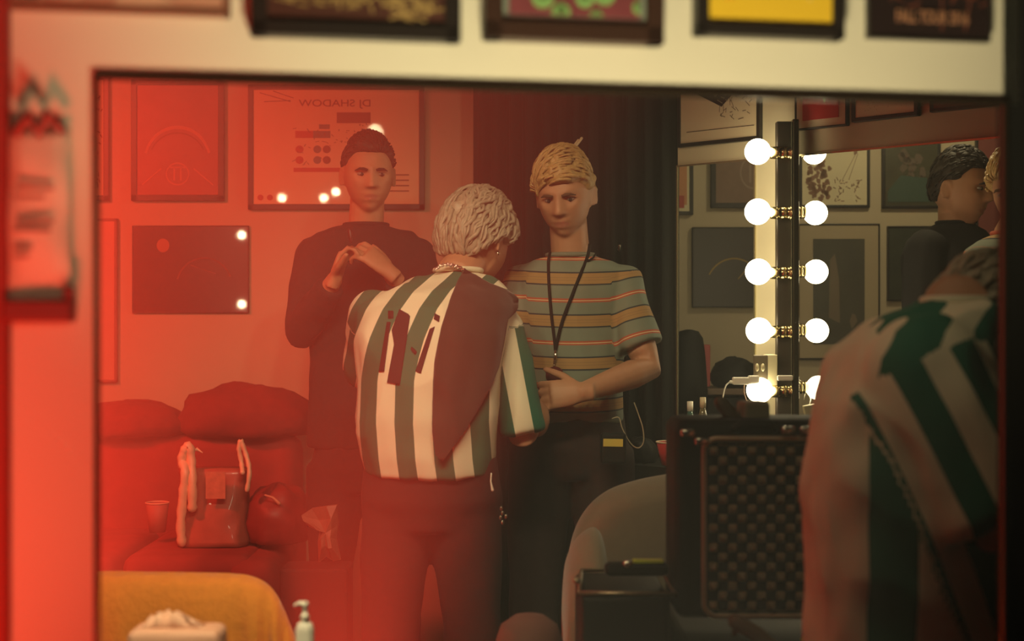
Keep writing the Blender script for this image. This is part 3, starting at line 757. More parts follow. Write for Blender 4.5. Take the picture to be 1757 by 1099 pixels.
def torso_stripes_h(period, ph=0.0, tilt=0.0):
    def f(V, arms, sec):
        out = V[:, 2] / period * -1 + ph + tilt * V[:, 0]
        # gentle sag of the bands across the chest
        cx = sec[3][0].x; out = out + .10 * np.clip(np.abs(V[:, 0] - cx) / .2, 0, 1) ** 2
        for s_, e_, w_, A in arms:
            ax = np.array(e_ - s_); L = np.linalg.norm(ax); ax /= L; q = V - np.array(s_); t = q @ ax; rad = np.linalg.norm(q - t[:, None] * ax, axis=1)
            sg = 1 if A['s'][0] > A['e'][0] - 1e9 and s_.x > cx else -1
            use = (rad < A['sleeve'][0] * 1.25) & (t > -.02) & ((V[:, 0] - s_.x) * sg > -.035)
            off = -(s_.z) / period + ph
            out = np.where(use, off + t / period, out)
        return out
    return f
def jersey_stripes(period, ph=0.0, fn=None):
    def f(V, arms, sec):
        zc = np.array([c.z for c, a, b in sec])[::-1]; xc = np.array([c.x for c, a, b in sec])[::-1]
        mid = np.interp(V[:, 2], zc, xc); out = (V[:, 0] - mid) / period + ph
        if fn: out = out + fn(V, mid)
        for s_, e_, w_, A in arms:
            ax = np.array(e_ - s_); ax /= np.linalg.norm(ax); q = V - np.array(s_); t = q @ ax; perp = q - t[:, None] * ax; rad = np.linalg.norm(perp, axis=1)
            sg = A.get('sg', 1); lat = np.cross(ax, np.array([0, 1.0, 0])); lat /= np.linalg.norm(lat)
            use = (rad < A['sleeve'][0] * 1.3) & (t > A.get('t0', .03)) & ((perp @ lat) * sg < A.get('lim', .05))
            out = np.where(use, (perp @ lat) / A.get('per', period) + A.get('sph', .25), out)
        return out
    return f

HM_dark = mat('dark_brown_hair', (.035, .022, .015), .6, var=.4, scale=120)
HM_blond = mat('blond_hair', (.50, .32, .13), .5, var=.35, scale=120)
HM_silver = mat('ash_blond_hair', (.40, .34, .25), .45, var=.40, scale=90)
BR_dark = mat('dark_brow', (.03, .018, .012), .8); BR_mid = mat('brown_brow', (.10, .05, .025), .8)

# man in black, hands at his chest
man1 = person('person', 'man in a black top, hands at his chest, in front of the big cream poster', dict(
    torso=[(628, 388, 4.5, 40, .065), (628, 400, 4.5, 82, .085), (626, 418, 4.5, 106, .10), (625, 450, 4.5, 104, .115), (625, 520, 4.5, 96, .12), (625, 620, 4.5, 92, .115), (625, 700, 4.5, 94, .115), (625, 765, 4.5, 96, .12)],
    head=(632, 302, 4.46), head_rot=(12, 4, 0), hs=1.0, bs=.80,
    arms=[dict(s=(540, 440, 4.5), e=(519, 566, 4.40), w=(575, 478, 4.24), r=.9, sleeve=(.062, .057), full=True, cuff=.86, hand=dict(d=(.35, -.1, .95), pn=(.8, .3, -.1), side=(-.2, -1, .1), curl=(38, 50, 30), s=.95)),
          dict(s=(714, 440, 4.5), e=(738, 560, 4.40), w=(668, 466, 4.22), r=.9, sleeve=(.062, .057), full=True, cuff=.86, hand=dict(d=(-.75, -.05, .65), pn=(-.3, .5, -.8), side=(-.1, .6, .8), curl=(22, 42, 25), s=.98))],
    brow=BR_dark, shirt_mat=M_blackcloth, trousers=M_trouser, wr=.008, seed=2, collar_r=.068,
    hair=dict(mat=HM_dark, region=short_region(.072, .030, -.04), thick=lambda d, p: .008 + .014 * max(0, d.z) ** 1.5, flow=lambda d: Vector((.4, -1, .5)), locks=260, len=(.02, .045), w=.0035, seed=4)))
m = MB(); m.tube([P(600, 394, 4.15), P(602, 404, 4.15), P(603, 414, 4.15)], [.005, .008, .006], 8, round_ends=True)
tag(m.build('makeup_brush', mat('dark_stick', (.06, .02, .02), .4), smooth=True), 'small dark stick held between the fingers of the man in black', 'brush')

# blond man in the striped tee
def dv(*a): return Vector(a)
man3 = person('person', 'blond man in a striped grey T-shirt with a black lanyard before the curtain', dict(
    torso=[(979, 440, 4.1, 40, .066), (979, 449, 4.1, 72, .085), (980, 462, 4.1, 98, .10), (982, 490, 4.1, 102, .115), (976, 560, 4.1, 94, .12), (975, 640, 4.1, 92, .12), (978, 700, 4.1, 93, .12), (980, 722, 4.1, 92, .12)],
    head=(969, 338, 4.06), head_rot=(-14, 13, -3), hs=1.0, bs=.82,
    arms=[dict(s=(898, 488, 4.1), e=(880, 640, 4.06), w=(912, 700, 3.88), sleeve=(.065, .068), cuff=.62),
          dict(s=(1066, 490, 4.08), e=(1112, 632, 4.02), w=(1000, 672, 3.86), r=.97, sleeve=(.064, .066), cuff=.74, hand=dict(d=(-1, -.05, -.08), pn=(0, .6, .8), side=(.0, .3, 1), curl=(30, 45, 30), s=1.0))],
    brow=BR_mid, shirt_mat=M_tee, trousers=M_trouser, wr=.007, seed=5, stripe=torso_stripes_h(.119, .02), collar_r=.067,
    collar_mat=mat('grey_rib', (.22, .23, .18), .9),
    hair=dict(mat=HM_blond, region=short_region(.050, .016, -.04), thick=lambda d, p: .010 + .020 * max(0, d.z) ** 1.2 + .006 * max(0, -d.y) * max(0, d.z), flow=lambda d: Vector((-.9, -.7, .2)) if d.y < .2 else Vector((.1, 1, -.5)), locks=330, len=(.03, .065), w=.0050, lift=.005, fringe=True, seed=8)))
# hair pick standing up in his hair
m = MB(); m.tube([P(980, 262, 4.05), P(998, 237, 4.05)], [.003, .004], 8, round_ends=True); m.tube([P(975, 262, 4.05), P(992, 240, 4.05)], [.002, .003], 8, round_ends=True)
tag(m.build('hair_clip', mat('pale_clip', (.55, .42, .25), .4), smooth=True), 'pale hair clip sticking up from the blond hair', 'hair clip')
# lanyard
def surf(bvh, px, py, off=.006):
    o = Vector((0, 0, CZ)); d = (P(px, py, 1) - o).normalized(); h = bvh.ray_cast(o, d)
    return None if h[0] is None else h[0] - d * off
def catmull(pts, n=5):
    out = []
    for i in range(len(pts) - 1):
        p0, p1, p2, p3 = pts[max(i - 1, 0)], pts[i], pts[i + 1], pts[min(i + 2, len(pts) - 1)]
        for j in range(n):
            t = j / n; out.append(.5 * ((2 * p1) + (p2 - p0) * t + (2 * p0 - 5 * p1 + 4 * p2 - p3) * t * t + (3 * p1 - p0 - 3 * p2 + p3) * t ** 3))
    return out + [pts[-1]]
t = thing('lanyard', 'black lanyard with a small dark round pass hanging on the blond man', 'lanyard', P(952, 640, 3.95))
b3 = man3['bvh']
for side in ([(944, 432), (941, 450), (942, 490), (946, 540), (951, 580), (953, 602)], [(1012, 418), (1008, 440), (996, 470), (980, 510), (965, 550), (956, 585), (953, 602)]):
    pts = [surf(b3, x, y, .007) or P(x, y, 4.03) for x, y in side]
    if pts[0].y > 4.06: pts[0].y = 4.05
    m = MB(); m.tube(catmull(pts), .0045, 6); m.build('cord', M_black, t, True, world=True)
m = MB(); q = surf(b3, 953, 610, .01) or P(953, 610, 3.95)
m.tube([P(953, 600, q.y), P(953, 612, q.y), P(951, 622, q.y)], [.003, .005, .003], 8); m.tube([P(951, 622, q.y), P(950, 632, q.y)], .0025, 6); m.build('clip', M_chrome, t, True, world=True)
m = MB(); m.lathe(P(952, 644, q.y - .01), [(.001, -.006), (.024, -.006), (.026, 0), (.024, .006), (.001, .006)], 24, Matrix.Rotation(math.pi / 2, 3, 'X')); m.build('pass', mat('dark_red_pass', (.12, .02, .02), .3), t, True, world=True)
m = MB(); pp = P(1012, 447, 4.0); q = surf(b3, 1010, 447, .006) or pp; m.tube([q, q + Vector((.012, -.002, .008)), q + Vector((.02, -.002, .02))], .003, 6); m.tube([q, q + Vector((-.01, -.002, .004))], .004, 6)
tag(m.build('microphone', M_black, smooth=True), 'tiny black clip microphone on the collar of the striped T-shirt', 'microphone')

# man with his back turned, green and white jersey
def bend(V, mid):
    z = V[:, 2]; t = np.clip((z - 1.10) / .25, 0, 1.3); return t ** 1.6 * -.55
man2 = person('person', 'man with his back turned, wavy ash-blond hair, green and white striped jersey', dict(
    torso=[(786, 468, 3.84, 34, .055), (778, 480, 3.82, 74, .085), (764, 500, 3.79, 112, .115), (752, 530, 3.75, 134, .14), (742, 580, 3.71, 130, .15), (734, 650, 3.68, 122, .145), (732, 720, 3.66, 120, .14), (736, 780, 3.66, 118, .14), (740, 812, 3.66, 112, .135)],
    head=(817, 418, 3.92), head_rot=(148, 24, 0), hs=1.06, bs=.84, front=False, face=False,
    arms=[dict(s=(648, 540, 3.78), e=(628, 640, 3.95), w=(720, 700, 4.10), sleeve=(.072, .066), cuff=.98, sph=.15, sg=1, lim=.2, per=.09),
          dict(s=(864, 566, 3.76), e=(898, 745, 3.74), w=(905, 690, 3.96), r=.98, sleeve=(.056, .060), cuff=.98, sph=.20, sg=1, lim=.2, per=.10, t0=.0, hand=dict(d=(.1, .9, .3), pn=(-1, 0, 0), side=(0, 0, 1), curl=(30, 40, 30)))],
    brow=BR_mid, shirt_mat=M_jersey, shirt_name='jersey', trousers=M_tinted, wr=.010, seed=9, hip=.185, wsc=(8, 8, 4),
    stripe=jersey_stripes(.0935, .27, bend), collar=(-.004, .0, .006),
    hair=dict(mat=HM_silver, region=short_region(.045, .004, -.062, .010), thick=lambda d, p: .016 + .014 * max(0, d.z) + .010 * max(0, d.y), flow=lambda d: Vector((.35 * math.sin(d.x * 9), .5, -1)), locks=420, len=(.04, .08), w=.0060, lift=.007, curl=.05, freq=70, nf=2.6, seed=12)))
b2 = man2['bvh']
def patch(poly, bvh, step, off, name, m, parent, th=.004, rough=0.0, fallback=None):
    xs = [p[0] for p in poly]; ys = [p[1] for p in poly]; x0, x1, y0, y1 = min(xs), max(xs), min(ys), max(ys)
    def span(y):
        c = []
        for i in range(len(poly)):
            (ax, ay), (bx, by) = poly[i], poly[(i + 1) % len(poly)]
            if (ay <= y < by) or (by <= y < ay): c.append(ax + (bx - ax) * (y - ay) / (by - ay))
        c.sort(); return (c[0], c[-1]) if len(c) >= 2 else None
    rows = []; n = max(2, int((x1 - x0) / step)); ny = max(2, int((y1 - y0) / step))
    last = fallback
    for k in range(ny + 1):
        y = y0 + .01 + (y1 - y0 - .02) * k / ny; s_ = span(y)
        if not s_: continue
        row = []
        for i in range(n + 1):
            x = s_[0] + (s_[1] - s_[0]) * i / n; h = surf(bvh, x, y, off + (rough * noise.noise(Vector((x * .03, y * .012, 1.3))) if rough else 0))
            if h is None: h = P(x, y, last if last else 3.7)
            else: last = h.y
            row.append(h)
        rows.append(row)
    vs = [v for r_ in rows for v in r_]; w = n + 1
    fs = [(k * w + i, k * w + i + 1, (k + 1) * w + i + 1, (k + 1) * w + i) for k in range(len(rows) - 1) for i in range(n)]
    q = MB(); q.add(vs, fs); o = q.build(name, m, parent, True, world=True); md = o.modifiers.new('s', 'SOLIDIFY'); md.thickness = th; md.offset = 0
    return o
drape = [(797, 462), (812, 470), (838, 486), (870, 498), (890, 512), (889, 530), (870, 548), (863, 590), (855, 628), (842, 662), (822, 700), (800, 735), (778, 765), (760, 790), (748, 782), (742, 740), (742, 690), (746, 620), (756, 565), (770, 520), (784, 485)]
patch(drape, b2, 5, .014, 'shoulder_cloth', mat('charcoal_cloth', (.045, .034, .028), .9, var=.15, scale=30, sheen=.2), man2['root'], .006, .014, 3.72)
M_print = mat('dark_print_ink', (.035, .012, .016), .8)
root2 = man2['root']
bars = [[(664, 552), (670, 552), (659, 637), (650, 637)], [(666, 533), (675, 533), (675, 546), (666, 546)],
        [(738, 562), (746, 560), (722, 640), (712, 638)], [(746, 537), (755, 541), (753, 552), (744, 548)],
        [(685, 530), (704, 540), (686, 660), (664, 656), (676, 590), (672, 566)], [(706, 594), (716, 602), (713, 608), (704, 600)]]
for bq in bars: patch(bq, b2, 4, .003, 'printed_letter', M_print, root2, .0015).parent = man2['shirt']
# necklace, earring, drawstring
m = MB(); pts = []
for i, (x, y) in enumerate([(748, 462), (757, 456), (768, 454), (780, 456), (791, 460), (800, 466)]): pts.append(P(x, y, 3.76))
for i, q in enumerate(catmull(pts, 5)): m.ell(q + Vector((0, 0, .002 * math.sin(i * 2))), (.0045, .0045, .0045), seg=8, rg=6)
tag(m.build('necklace', M_chrome, smooth=True), 'chunky silver chain round the neck of the man in the striped jersey', 'necklace')
m = MB(); ec = man2['hc'] + man2['HR'] @ Vector((-.088, .012, -.038)); m.ell(ec, (.005, .005, .006)); e = m.build('earring', M_chrome, root2, True, world=True)
m = MB(); m.tube([P(843, 812, 3.55), P(842, 825, 3.55), P(845, 840, 3.55)], [.002, .002, .004], 6, round_ends=True); m.build('drawstring', M_white, root2, True, world=True)
m = MB()
for i, (x, y) in enumerate([(860, 872), (862, 880), (859, 888), (862, 896), (868, 886)]): m.ell(P(x, y, 3.50), (.004, .003, .006))
tag(m.build('key_chain', M_dkchrome, smooth=True), 'small metal chain hanging at the hip of the man with his back turned', 'keys')

# man in profile inside the second mirror
man4 = person('person', 'dark-haired man in a black T-shirt in profile, reflected in the second mirror', dict(
    torso=[(1640, 384, 4.85, 30, .065), (1634, 396, 4.85, 56, .09), (1628, 412, 4.85, 70, .12), (1622, 440, 4.85, 72, .15), (1622, 500, 4.85, 68, .15), (1622, 600, 4.85, 66, .14), (1622, 720, 4.85, 68, .13)],
    head=(1648, 326, 4.82), head_rot=(50, 3, 0), hs=1.05, bs=.85,
    arms=[dict(s=(1590, 430, 4.75), e=(1578, 540, 4.72), w=(1640, 600, 4.60), sleeve=(.07, .058), full=True),
          dict(s=(1660, 425, 5.0), e=(1680, 540, 5.0), w=(1690, 600, 4.80), sleeve=(.065, .055), full=True)],
    brow=BR_dark, shirt_mat=M_blackcloth, trousers=M_trouser, wr=.005, seed=14,
    hair=dict(mat=HM_dark, region=short_region(.068, .026, -.04), thick=lambda d, p: .008 + .016 * max(0, d.z) ** 1.5, flow=lambda d: Vector((.2, -1, .4)), locks=220, len=(.02, .04), w=.0035, seed=15)))
# striped tee again, at the mirror's right edge
man5 = person('person', 'partly hidden blond person in a striped T-shirt at the right edge of the second mirror', dict(
    torso=[(1738, 402, 4.45, 34, .06), (1736, 412, 4.45, 56, .085), (1730, 430, 4.45, 72, .11), (1728, 470, 4.45, 76, .13), (1728, 560, 4.45, 72, .13), (1728, 720, 4.45, 74, .12)],
    head=(1752, 330, 4.42), head_rot=(-40, 8, -8), hs=1.04, bs=.85,
    arms=[dict(s=(1690, 448, 4.42), e=(1650, 560, 4.36), w=(1700, 620, 4.25), sleeve=(.062, .060), cuff=.75),
          dict(s=(1780, 450, 4.5), e=(1800, 600, 4.5), w=(1760, 650, 4.4), sleeve=(.062, .060), cuff=.75)],
    brow=BR_mid, shirt_mat=M_tee, trousers=M_trouser, wr=.004, seed=21, stripe=torso_stripes_h(.119, .3),
    hair=dict(mat=HM_blond, region=short_region(.050, .016, -.04), thick=lambda d, p: .012 + .018 * max(0, d.z), flow=lambda d: Vector((-.5, -1, .2)), locks=150, len=(.03, .05), w=.005, seed=22)))

# near jersey at the right
def diag(V, mid): return np.zeros(len(V))
man6 = person('person', 'large blurred person at the right, bent over, in a green and white striped jersey', dict(
    torso=[(1640, 520, 2.06, 46, .06), (1618, 538, 2.05, 76, .09), (1590, 566, 2.03, 104, .13), (1568, 610, 2.02, 126, .16), (1556, 690, 2.01, 148, .17), (1550, 800, 2.00, 158, .17), (1550, 950, 2.00, 157, .17), (1550, 1100, 2.0, 158, .16), (1550, 1240, 2.0, 158, .16)],
    head=(1684, 570, 2.15), head_rot=(120, 30, 0), hs=.88, bs=.86, front=False, face=False,
    arms=[dict(s=(1582, 640, 1.90), e=(1712, 900, 1.84), w=(1800, 820, 1.98), sleeve=(.078, .082), cuff=.98, sph=.14, sg=1, lim=.2, per=.078, t0=-.01),
          dict(s=(1640, 640, 2.18), e=(1760, 860, 2.2), w=(1820, 800, 2.1), sleeve=(.07, .07), cuff=.9, sph=.1)],
    brow=BR_mid, shirt_mat=M_jersey, shirt_name='jersey', trousers=M_trouser, wr=.012, seed=31, hip=.15,
    stripe=jersey_stripes(.115, .24, None), collar_r=.045,
    hair=dict(mat=HM_silver, region=short_region(.045, .004, -.062, .010), thick=lambda d, p: .014 + .012 * max(0, d.z), flow=lambda d: Vector((.2, .5, -1)), locks=160, len=(.04, .07), w=.006, curl=.05, seed=33)), voxel=.006)

# ------------------------------------------------------------------ sofa and what lies on it (left, in the red light)
M_sofa = mat('red_tinted_upholstery', (.30, .030, .026), .9, var=.2, scale=18)  # the red light is put into the sofa's colour
t = thing('sofa', 'dark sofa, tinted for the red light, against the back wall at the left', 'sofa', (-1.15, 4.75, 0))
x0, x1 = U(60) * 5.0, U(515) * 5.0; W = x1 - x0; cx = (x0 + x1) / 2
m = MB(); m.bbox((cx, 4.72, .22), (W, .78, .34), .03); m.build('base', M_sofa, t, True, world=True)
m = MB(); m.bbox((cx, 5.03, .60), (W, .20, .50), .06); m.build('backrest', M_sofa, t, True, world=True)
for k in range(2):
    m = MB(); m.bbox((x0 + W * (.27 + .46 * k), 4.66, .455), (W * .44, .62, .15), .045); m.build('seat_cushion', M_sofa, t, True, world=True)
for k in (0, 1):
    m = MB(); m.bbox((x0 + .06 if k == 0 else x1 - .06, 4.70, .40 if k == 0 else .29), (.16, .74, .60 if k == 0 else .46), .06); m.build('armrest', M_sofa, t, True, world=True)

def lump(name, label, cat, c, r, m, seed, amp=.25, cells=36, flat=None, fr=2.2):
    """a soft crumpled heap resting on its flat underside"""
    q = MB(); c = Vector(c); vs, fs = [], []; nu, nv = cells, cells // 2
    for k in range(nv + 1):
        th = -math.pi / 2 + math.pi * (k + .02) / (nv + .04)
        for i in range(nu):
            a = 2 * math.pi * i / nu; d = Vector((math.cos(th) * math.cos(a), math.cos(th) * math.sin(a), math.sin(th)))
            w = 1 + amp * noise.noise(d * fr + Vector((seed, 0, 0))) + amp * .6 * (.5 - abs(noise.noise(d * fr * 2.4 + Vector((0, seed, 0))))) 
            p = Vector((d.x * r[0] * w, d.y * r[1] * w, d.z * r[2] * w)); p.z = max(p.z, -r[2] * .55) + r[2] * .55; vs.append(p)
    fs = [(k * nu + i, k * nu + (i + 1) % nu, (k + 1) * nu + (i + 1) % nu, (k + 1) * nu + i) for k in range(nv) for i in range(nu)] + [tuple(range(nu))[::-1], tuple(nv * nu + i for i in range(nu))]
    q.add(vs, fs); o = q.build(name, m, smooth=True); o.location = c; tag(o, label, cat); return o
M_coat = mat('red_tinted_coat', (.20, .022, .020), .95, var=.2, scale=25)  # dark coats, reddened in colour to stand for the red light
lump('coat', 'dark coat thrown over the sofa back, the leftmost low heap', 'coat', (U(225)*5.0, 5.0, .845), (.20, .13, .080), M_coat, 1, .12)
lump('coat', 'dark coat heaped high on the sofa back behind the plastic bag', 'coat', (U(425)*5.0, 5.0, .845), (.24, .13, .115), M_coat, 9, .16)
M_bagd = mat('red_tinted_nylon', (.22, .02, .02), .5, var=.2)  # dark bag, its colour carries the red light
lump('duffel_bag', 'dark duffel bag on the sofa right of the plastic bag', 'bag', (U(478)*4.62, 4.62, .535), (.11, .12, .12), M_bagd, 14, .15)
# white plastic carrier bag
def carrier():
    Y = 4.58; t = thing('plastic_bag', 'crumpled thin white plastic carrier bag standing on the sofa', 'bag', P(368, 934, Y))
    M_pl = mat('thin_plastic', (.42, .10, .075), .35, var=.3, scale=18, coat=.5); M_edge_ = mat('gathered_plastic', (.80, .50, .34), .4, var=.2, scale=30)  # white plastic, the red light painted into its colour
    m = MB(); rings = []
    for k in range(15):
        f = k / 14; y = 932 - f * 130; hw = (62 - 5 * math.sin(f * 3)) * Y / F; c = P(369, y, Y); rg = []
        for i in range(40):
            a = 2 * math.pi * i / 40; w = 1 + .05 * noise.noise(Vector((math.cos(a) * 2, math.sin(a) * 2, f * 5)))
            rg.append(c + Vector((hw * w * math.copysign(abs(math.cos(a)) ** .6, math.cos(a)), .085 * (1 - .45 * f) * w * math.copysign(abs(math.sin(a)) ** .6, math.sin(a)), 0)))
        rings.append(rg)
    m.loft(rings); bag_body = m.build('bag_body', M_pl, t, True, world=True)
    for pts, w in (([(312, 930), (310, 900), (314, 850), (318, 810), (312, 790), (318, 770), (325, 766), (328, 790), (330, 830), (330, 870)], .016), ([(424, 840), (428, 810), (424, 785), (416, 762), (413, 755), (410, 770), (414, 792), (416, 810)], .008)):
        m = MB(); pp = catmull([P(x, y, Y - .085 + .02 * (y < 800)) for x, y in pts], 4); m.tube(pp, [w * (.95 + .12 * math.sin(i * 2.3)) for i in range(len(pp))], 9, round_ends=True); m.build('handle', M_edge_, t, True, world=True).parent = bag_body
    m = MB(); m.box(P(370, 832, Y - .093), (.062, .003, .085)); m.build('printed_panel', mat('faded_print', (.55, .17, .11), .6, var=.3, scale=60), t, world=True).parent = bag_body
    m = MB(); m.tube([P(330, 775, Y - .05), P(338, 770, Y - .05), P(347, 776, Y - .05)], [.004, .006, .002], 6, round_ends=True); m.build('knot', M_edge_, t, True, world=True)
carrier()
def cup(name, label, px, pyb, Y, r0, r1, h, m_out, m_rim, m_in, cat='cup'):
    t = thing(name, label, cat, P(px, pyb, Y)); z = 0
    m = MB(); m.lathe((0, 0, 0), [(.001, 0), (r0, 0), (r1, h), (r1 - .0015, h), (r0 - .002, .004), (.001, .004)], 28, cap=False); m.build('cup_wall', m_out, t, True)
    m = MB(); m.tube([(r1 * math.cos(a), r1 * math.sin(a), h) for a in [2 * math.pi * i / 28 for i in range(29)]], .0022, 6, cap=False); m.build('rim', m_rim, t, True)
    return t
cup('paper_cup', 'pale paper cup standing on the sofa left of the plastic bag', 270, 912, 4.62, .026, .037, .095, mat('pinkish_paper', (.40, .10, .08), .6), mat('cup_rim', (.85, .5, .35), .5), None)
o = lump('crumpled_wrapper', 'crumpled pale wrapper hanging at the sofa edge beside the trousers', 'wrapper', P(551, 962, 4.25), (.05, .03, .05), mat('wrapper', (.28, .12, .08), .5, var=.25, scale=40), 3)
bpy.data.objects.remove(o)
wr = [(517, 884), (535, 872), (560, 868), (578, 866), (580, 900), (577, 925), (584, 960), (572, 962), (560, 955), (547, 965), (545, 930), (548, 910), (530, 903), (520, 893)]
m = MB(); vs = []; cpt = P(560, 912, 4.2)
rr_ = random.Random(2); ringf = [P(x, y, 4.2 + rr_.uniform(-.012, .012)) for x, y in wr]; ringb = [v + Vector((0, .02, 0)) for v in ringf]; n = len(wr)
mid = [v.lerp(cpt, .5) + Vector((0, -.02 + rr_.uniform(-.02, .02), 0)) for v in ringf]
vs = ringf + mid + [cpt + Vector((0, -.02, 0))] + ringb + [cpt + Vector((0, .03, 0))]
fs = [(i, (i + 1) % n, n + (i + 1) % n, n + i) for i in range(n)] + [(n + i, n + (i + 1) % n, 2 * n) for i in range(n)] + [(2 * n + 1 + (i + 1) % n, 2 * n + 1 + i, 3 * n + 1) for i in range(n)] + [((i + 1) % n, i, 2 * n + 1 + i, 2 * n + 1 + (i + 1) % n) for i in range(n)]
m.add(vs, fs); tag(m.build('crumpled_wrapper', MATS['wrapper']), 'crumpled pale wrapper on the dark box beside the legs of the man in the jersey', 'wrapper')
m = MB(); p_ = P(556, 966, 4.22); m.bbox((p_.x-.02, p_.y -.01, p_.z / 2), (.20, .14, p_.z - .004), .01)
tag(m.build('storage_box', mat('dark_red_box', (.04, .008, .008), .8)), 'dark box on the floor under the crumpled wrapper', 'box')
m = MB(); m.tube([P(455, 849, 4.5), P(468, 853, 4.5), P(479, 863, 4.5)], [.003, .004, .006], 8, round_ends=True)
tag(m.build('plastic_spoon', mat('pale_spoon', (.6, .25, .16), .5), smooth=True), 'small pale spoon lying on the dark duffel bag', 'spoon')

# ------------------------------------------------------------------ near things at the bottom
M_counter = mat('dark_counter', (.06, .03, .025), .4)
t = thing('makeup_counter', 'dark make-up counter under the long mirror', 'counter', (-.2, 1.95, 0))
m = MB(); m.bbox((-.45, 1.93, .685), (1.4, .50, .035), .006); m.build('worktop', M_counter, t, world=True)
for x in (-1.10, .20):
    for y in (1.75, 2.12): m = MB(); m.bbox((x, y, .334), (.05, .05, .668), .004); m.build('leg', M_counter, t, world=True)
# chair with the orange towel
Yt = 2.75
t = thing('chair', 'chair hidden under the orange towel at the lower left', 'chair', P(330, 1300, Yt))
t.location.z = 0; M_wood = mat('chair_wood', (.15, .06, .04), .5)
xl, xr = U(170) * Yt, U(492) * Yt; cxx = (xl + xr) / 2; zt = P(0, 996, Yt).z
m = MB(); m.bbox((cxx - .06, Yt, zt - .18), (xr - xl - .26, .03, .26), .012); m.build('backrest', M_wood, t, True, world=True)
m = MB(); m.bbox((cxx, Yt + .22, .43), (xr - xl - .04, .42, .04), .012); m.build('seat', M_wood, t, True, world=True)
for sx in (xl + .09, xr - .20):
    m = MB(); m.bbox((sx, Yt, (zt - .10) / 2), (.028, .028, zt - .10), .006); m.build('leg', M_wood, t, world=True)
    m = MB(); m.bbox((sx, Yt + .40, .205), (.035, .035, .41), .006); m.build('leg', M_wood, t, world=True)
prof = [(120, 981), (190, 979), (250, 980), (330, 981), (400, 983), (430, 987), (455, 998), (474, 1018), (488, 1045), (500, 1075), (511, 1105), (520, 1150)]
def towel():
    vs, fs = [], []; cols = 60; rows = 16
    top = catmull([P(x, y, Yt) for x, y in prof], 6); n = len(top)
    for j in range(-rows, rows + 1):
        for i, p in enumerate(top):
            f = abs(j) / rows; y = p.y + (.012 + .018 * min(1, f * 6)) * (1 if j > 0 else -1 if j < 0 else 0)
            drop = .42 * f; fold = .010 * math.sin(i * .55 + (2 if j > 0 else 0)) * min(1, f * 2.5)
            if p.x > U(440) * Yt: fold *= 1.8
            z = max(p.z - drop, .06); vs.append((p.x + .02 * f * (i / n), y + fold - (.02 * f if j < 0 else -.02 * f), z))
    w = n
    for k in range(2 * rows):
        for i in range(n - 1): fs.append((k * w + i, k * w + i + 1, (k + 1) * w + i + 1, (k + 1) * w + i))
    m = MB(); m.add(vs, fs); o = m.build('towel', mat('orange_terry', (.92, .34, .06), .95, var=.12, scale=60, bump=.4, sheen=.3), smooth=True)
    md = o.modifiers.new('s', 'SOLIDIFY'); md.thickness = .006
    tag(o, 'orange towel draped over the chair back at the lower left', 'towel')
towel()
# tissue packet
pz = .7035
t = thing('tissue_packet', 'soft pale tissue packet on the counter in front of the orange towel', 'tissues', (U(305) * 2.02, 2.02, pz))
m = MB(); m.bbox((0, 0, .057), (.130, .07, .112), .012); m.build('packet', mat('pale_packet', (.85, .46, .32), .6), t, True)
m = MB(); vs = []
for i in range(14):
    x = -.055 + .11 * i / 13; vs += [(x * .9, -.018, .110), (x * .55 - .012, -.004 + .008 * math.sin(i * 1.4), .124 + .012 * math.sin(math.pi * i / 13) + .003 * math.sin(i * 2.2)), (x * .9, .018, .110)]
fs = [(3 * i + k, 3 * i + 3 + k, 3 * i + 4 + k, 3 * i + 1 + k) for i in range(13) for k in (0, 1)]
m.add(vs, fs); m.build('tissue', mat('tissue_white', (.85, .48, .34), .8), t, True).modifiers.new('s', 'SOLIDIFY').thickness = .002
# pump bottle
Yb = 2.06; t = thing('pump_bottle', 'white pump bottle standing on the counter right of the orange towel', 'bottle', (U(523) * Yb, Yb, pz))
zt = P(0, 1031, Yb).z - pz
m = MB(); m.lathe((0, 0, 0), [(.001, 0), (.0125, 0), (.0135, .003), (.0135, zt - .040), (.011, zt - .032), (.0055, zt - .028), (.0055, zt - .024)], 28); m.build('bottle_body', M_white, t, True)
m = MB(); m.lathe((0, 0, zt - .026), [(.0065, 0), (.0065, .006), (.0042, .0075), (.0036, .016), (.005, .018), (.006, .024), (.003, .026)], 20)
m.tube([(.0, 0, zt - .004), (-.008, 0, zt - .0025), (-.0145, 0, zt - .006)], [.004, .0034, .002], 8, round_ends=True); m.build('pump', M_white, t, True)
# round dusty stool top, bottom centre
Ys = 2.75; p = P(908, 1052, Ys)
t = thing('round_stool', 'round padded stool at the bottom centre, only its top showing', 'stool', (p.x, Ys, 0))
m = MB(); m.lathe((0, 0, 0), [(.001, p.z), (.03, p.z - .004), (.055, p.z - .022), (.064, p.z - .05), (.066, p.z - .12), (.05, p.z - .14), (.001, p.z - .14)][::-1], 32); m.build('cushion', mat('dusty_rose', (.13, .055, .045), .9, var=.1), t, True)
m = MB(); m.tube([(0, 0, .03), (0, 0, p.z - .13)], .02, 12); m.build('post', M_dkchrome, t, True)
m = MB(); m.lathe((0, 0, 0), [(.001, 0), (.075, 0), (.075, .012), (.03, .035), (.001, .035)], 32); m.build('base', M_dkchrome, t, True)

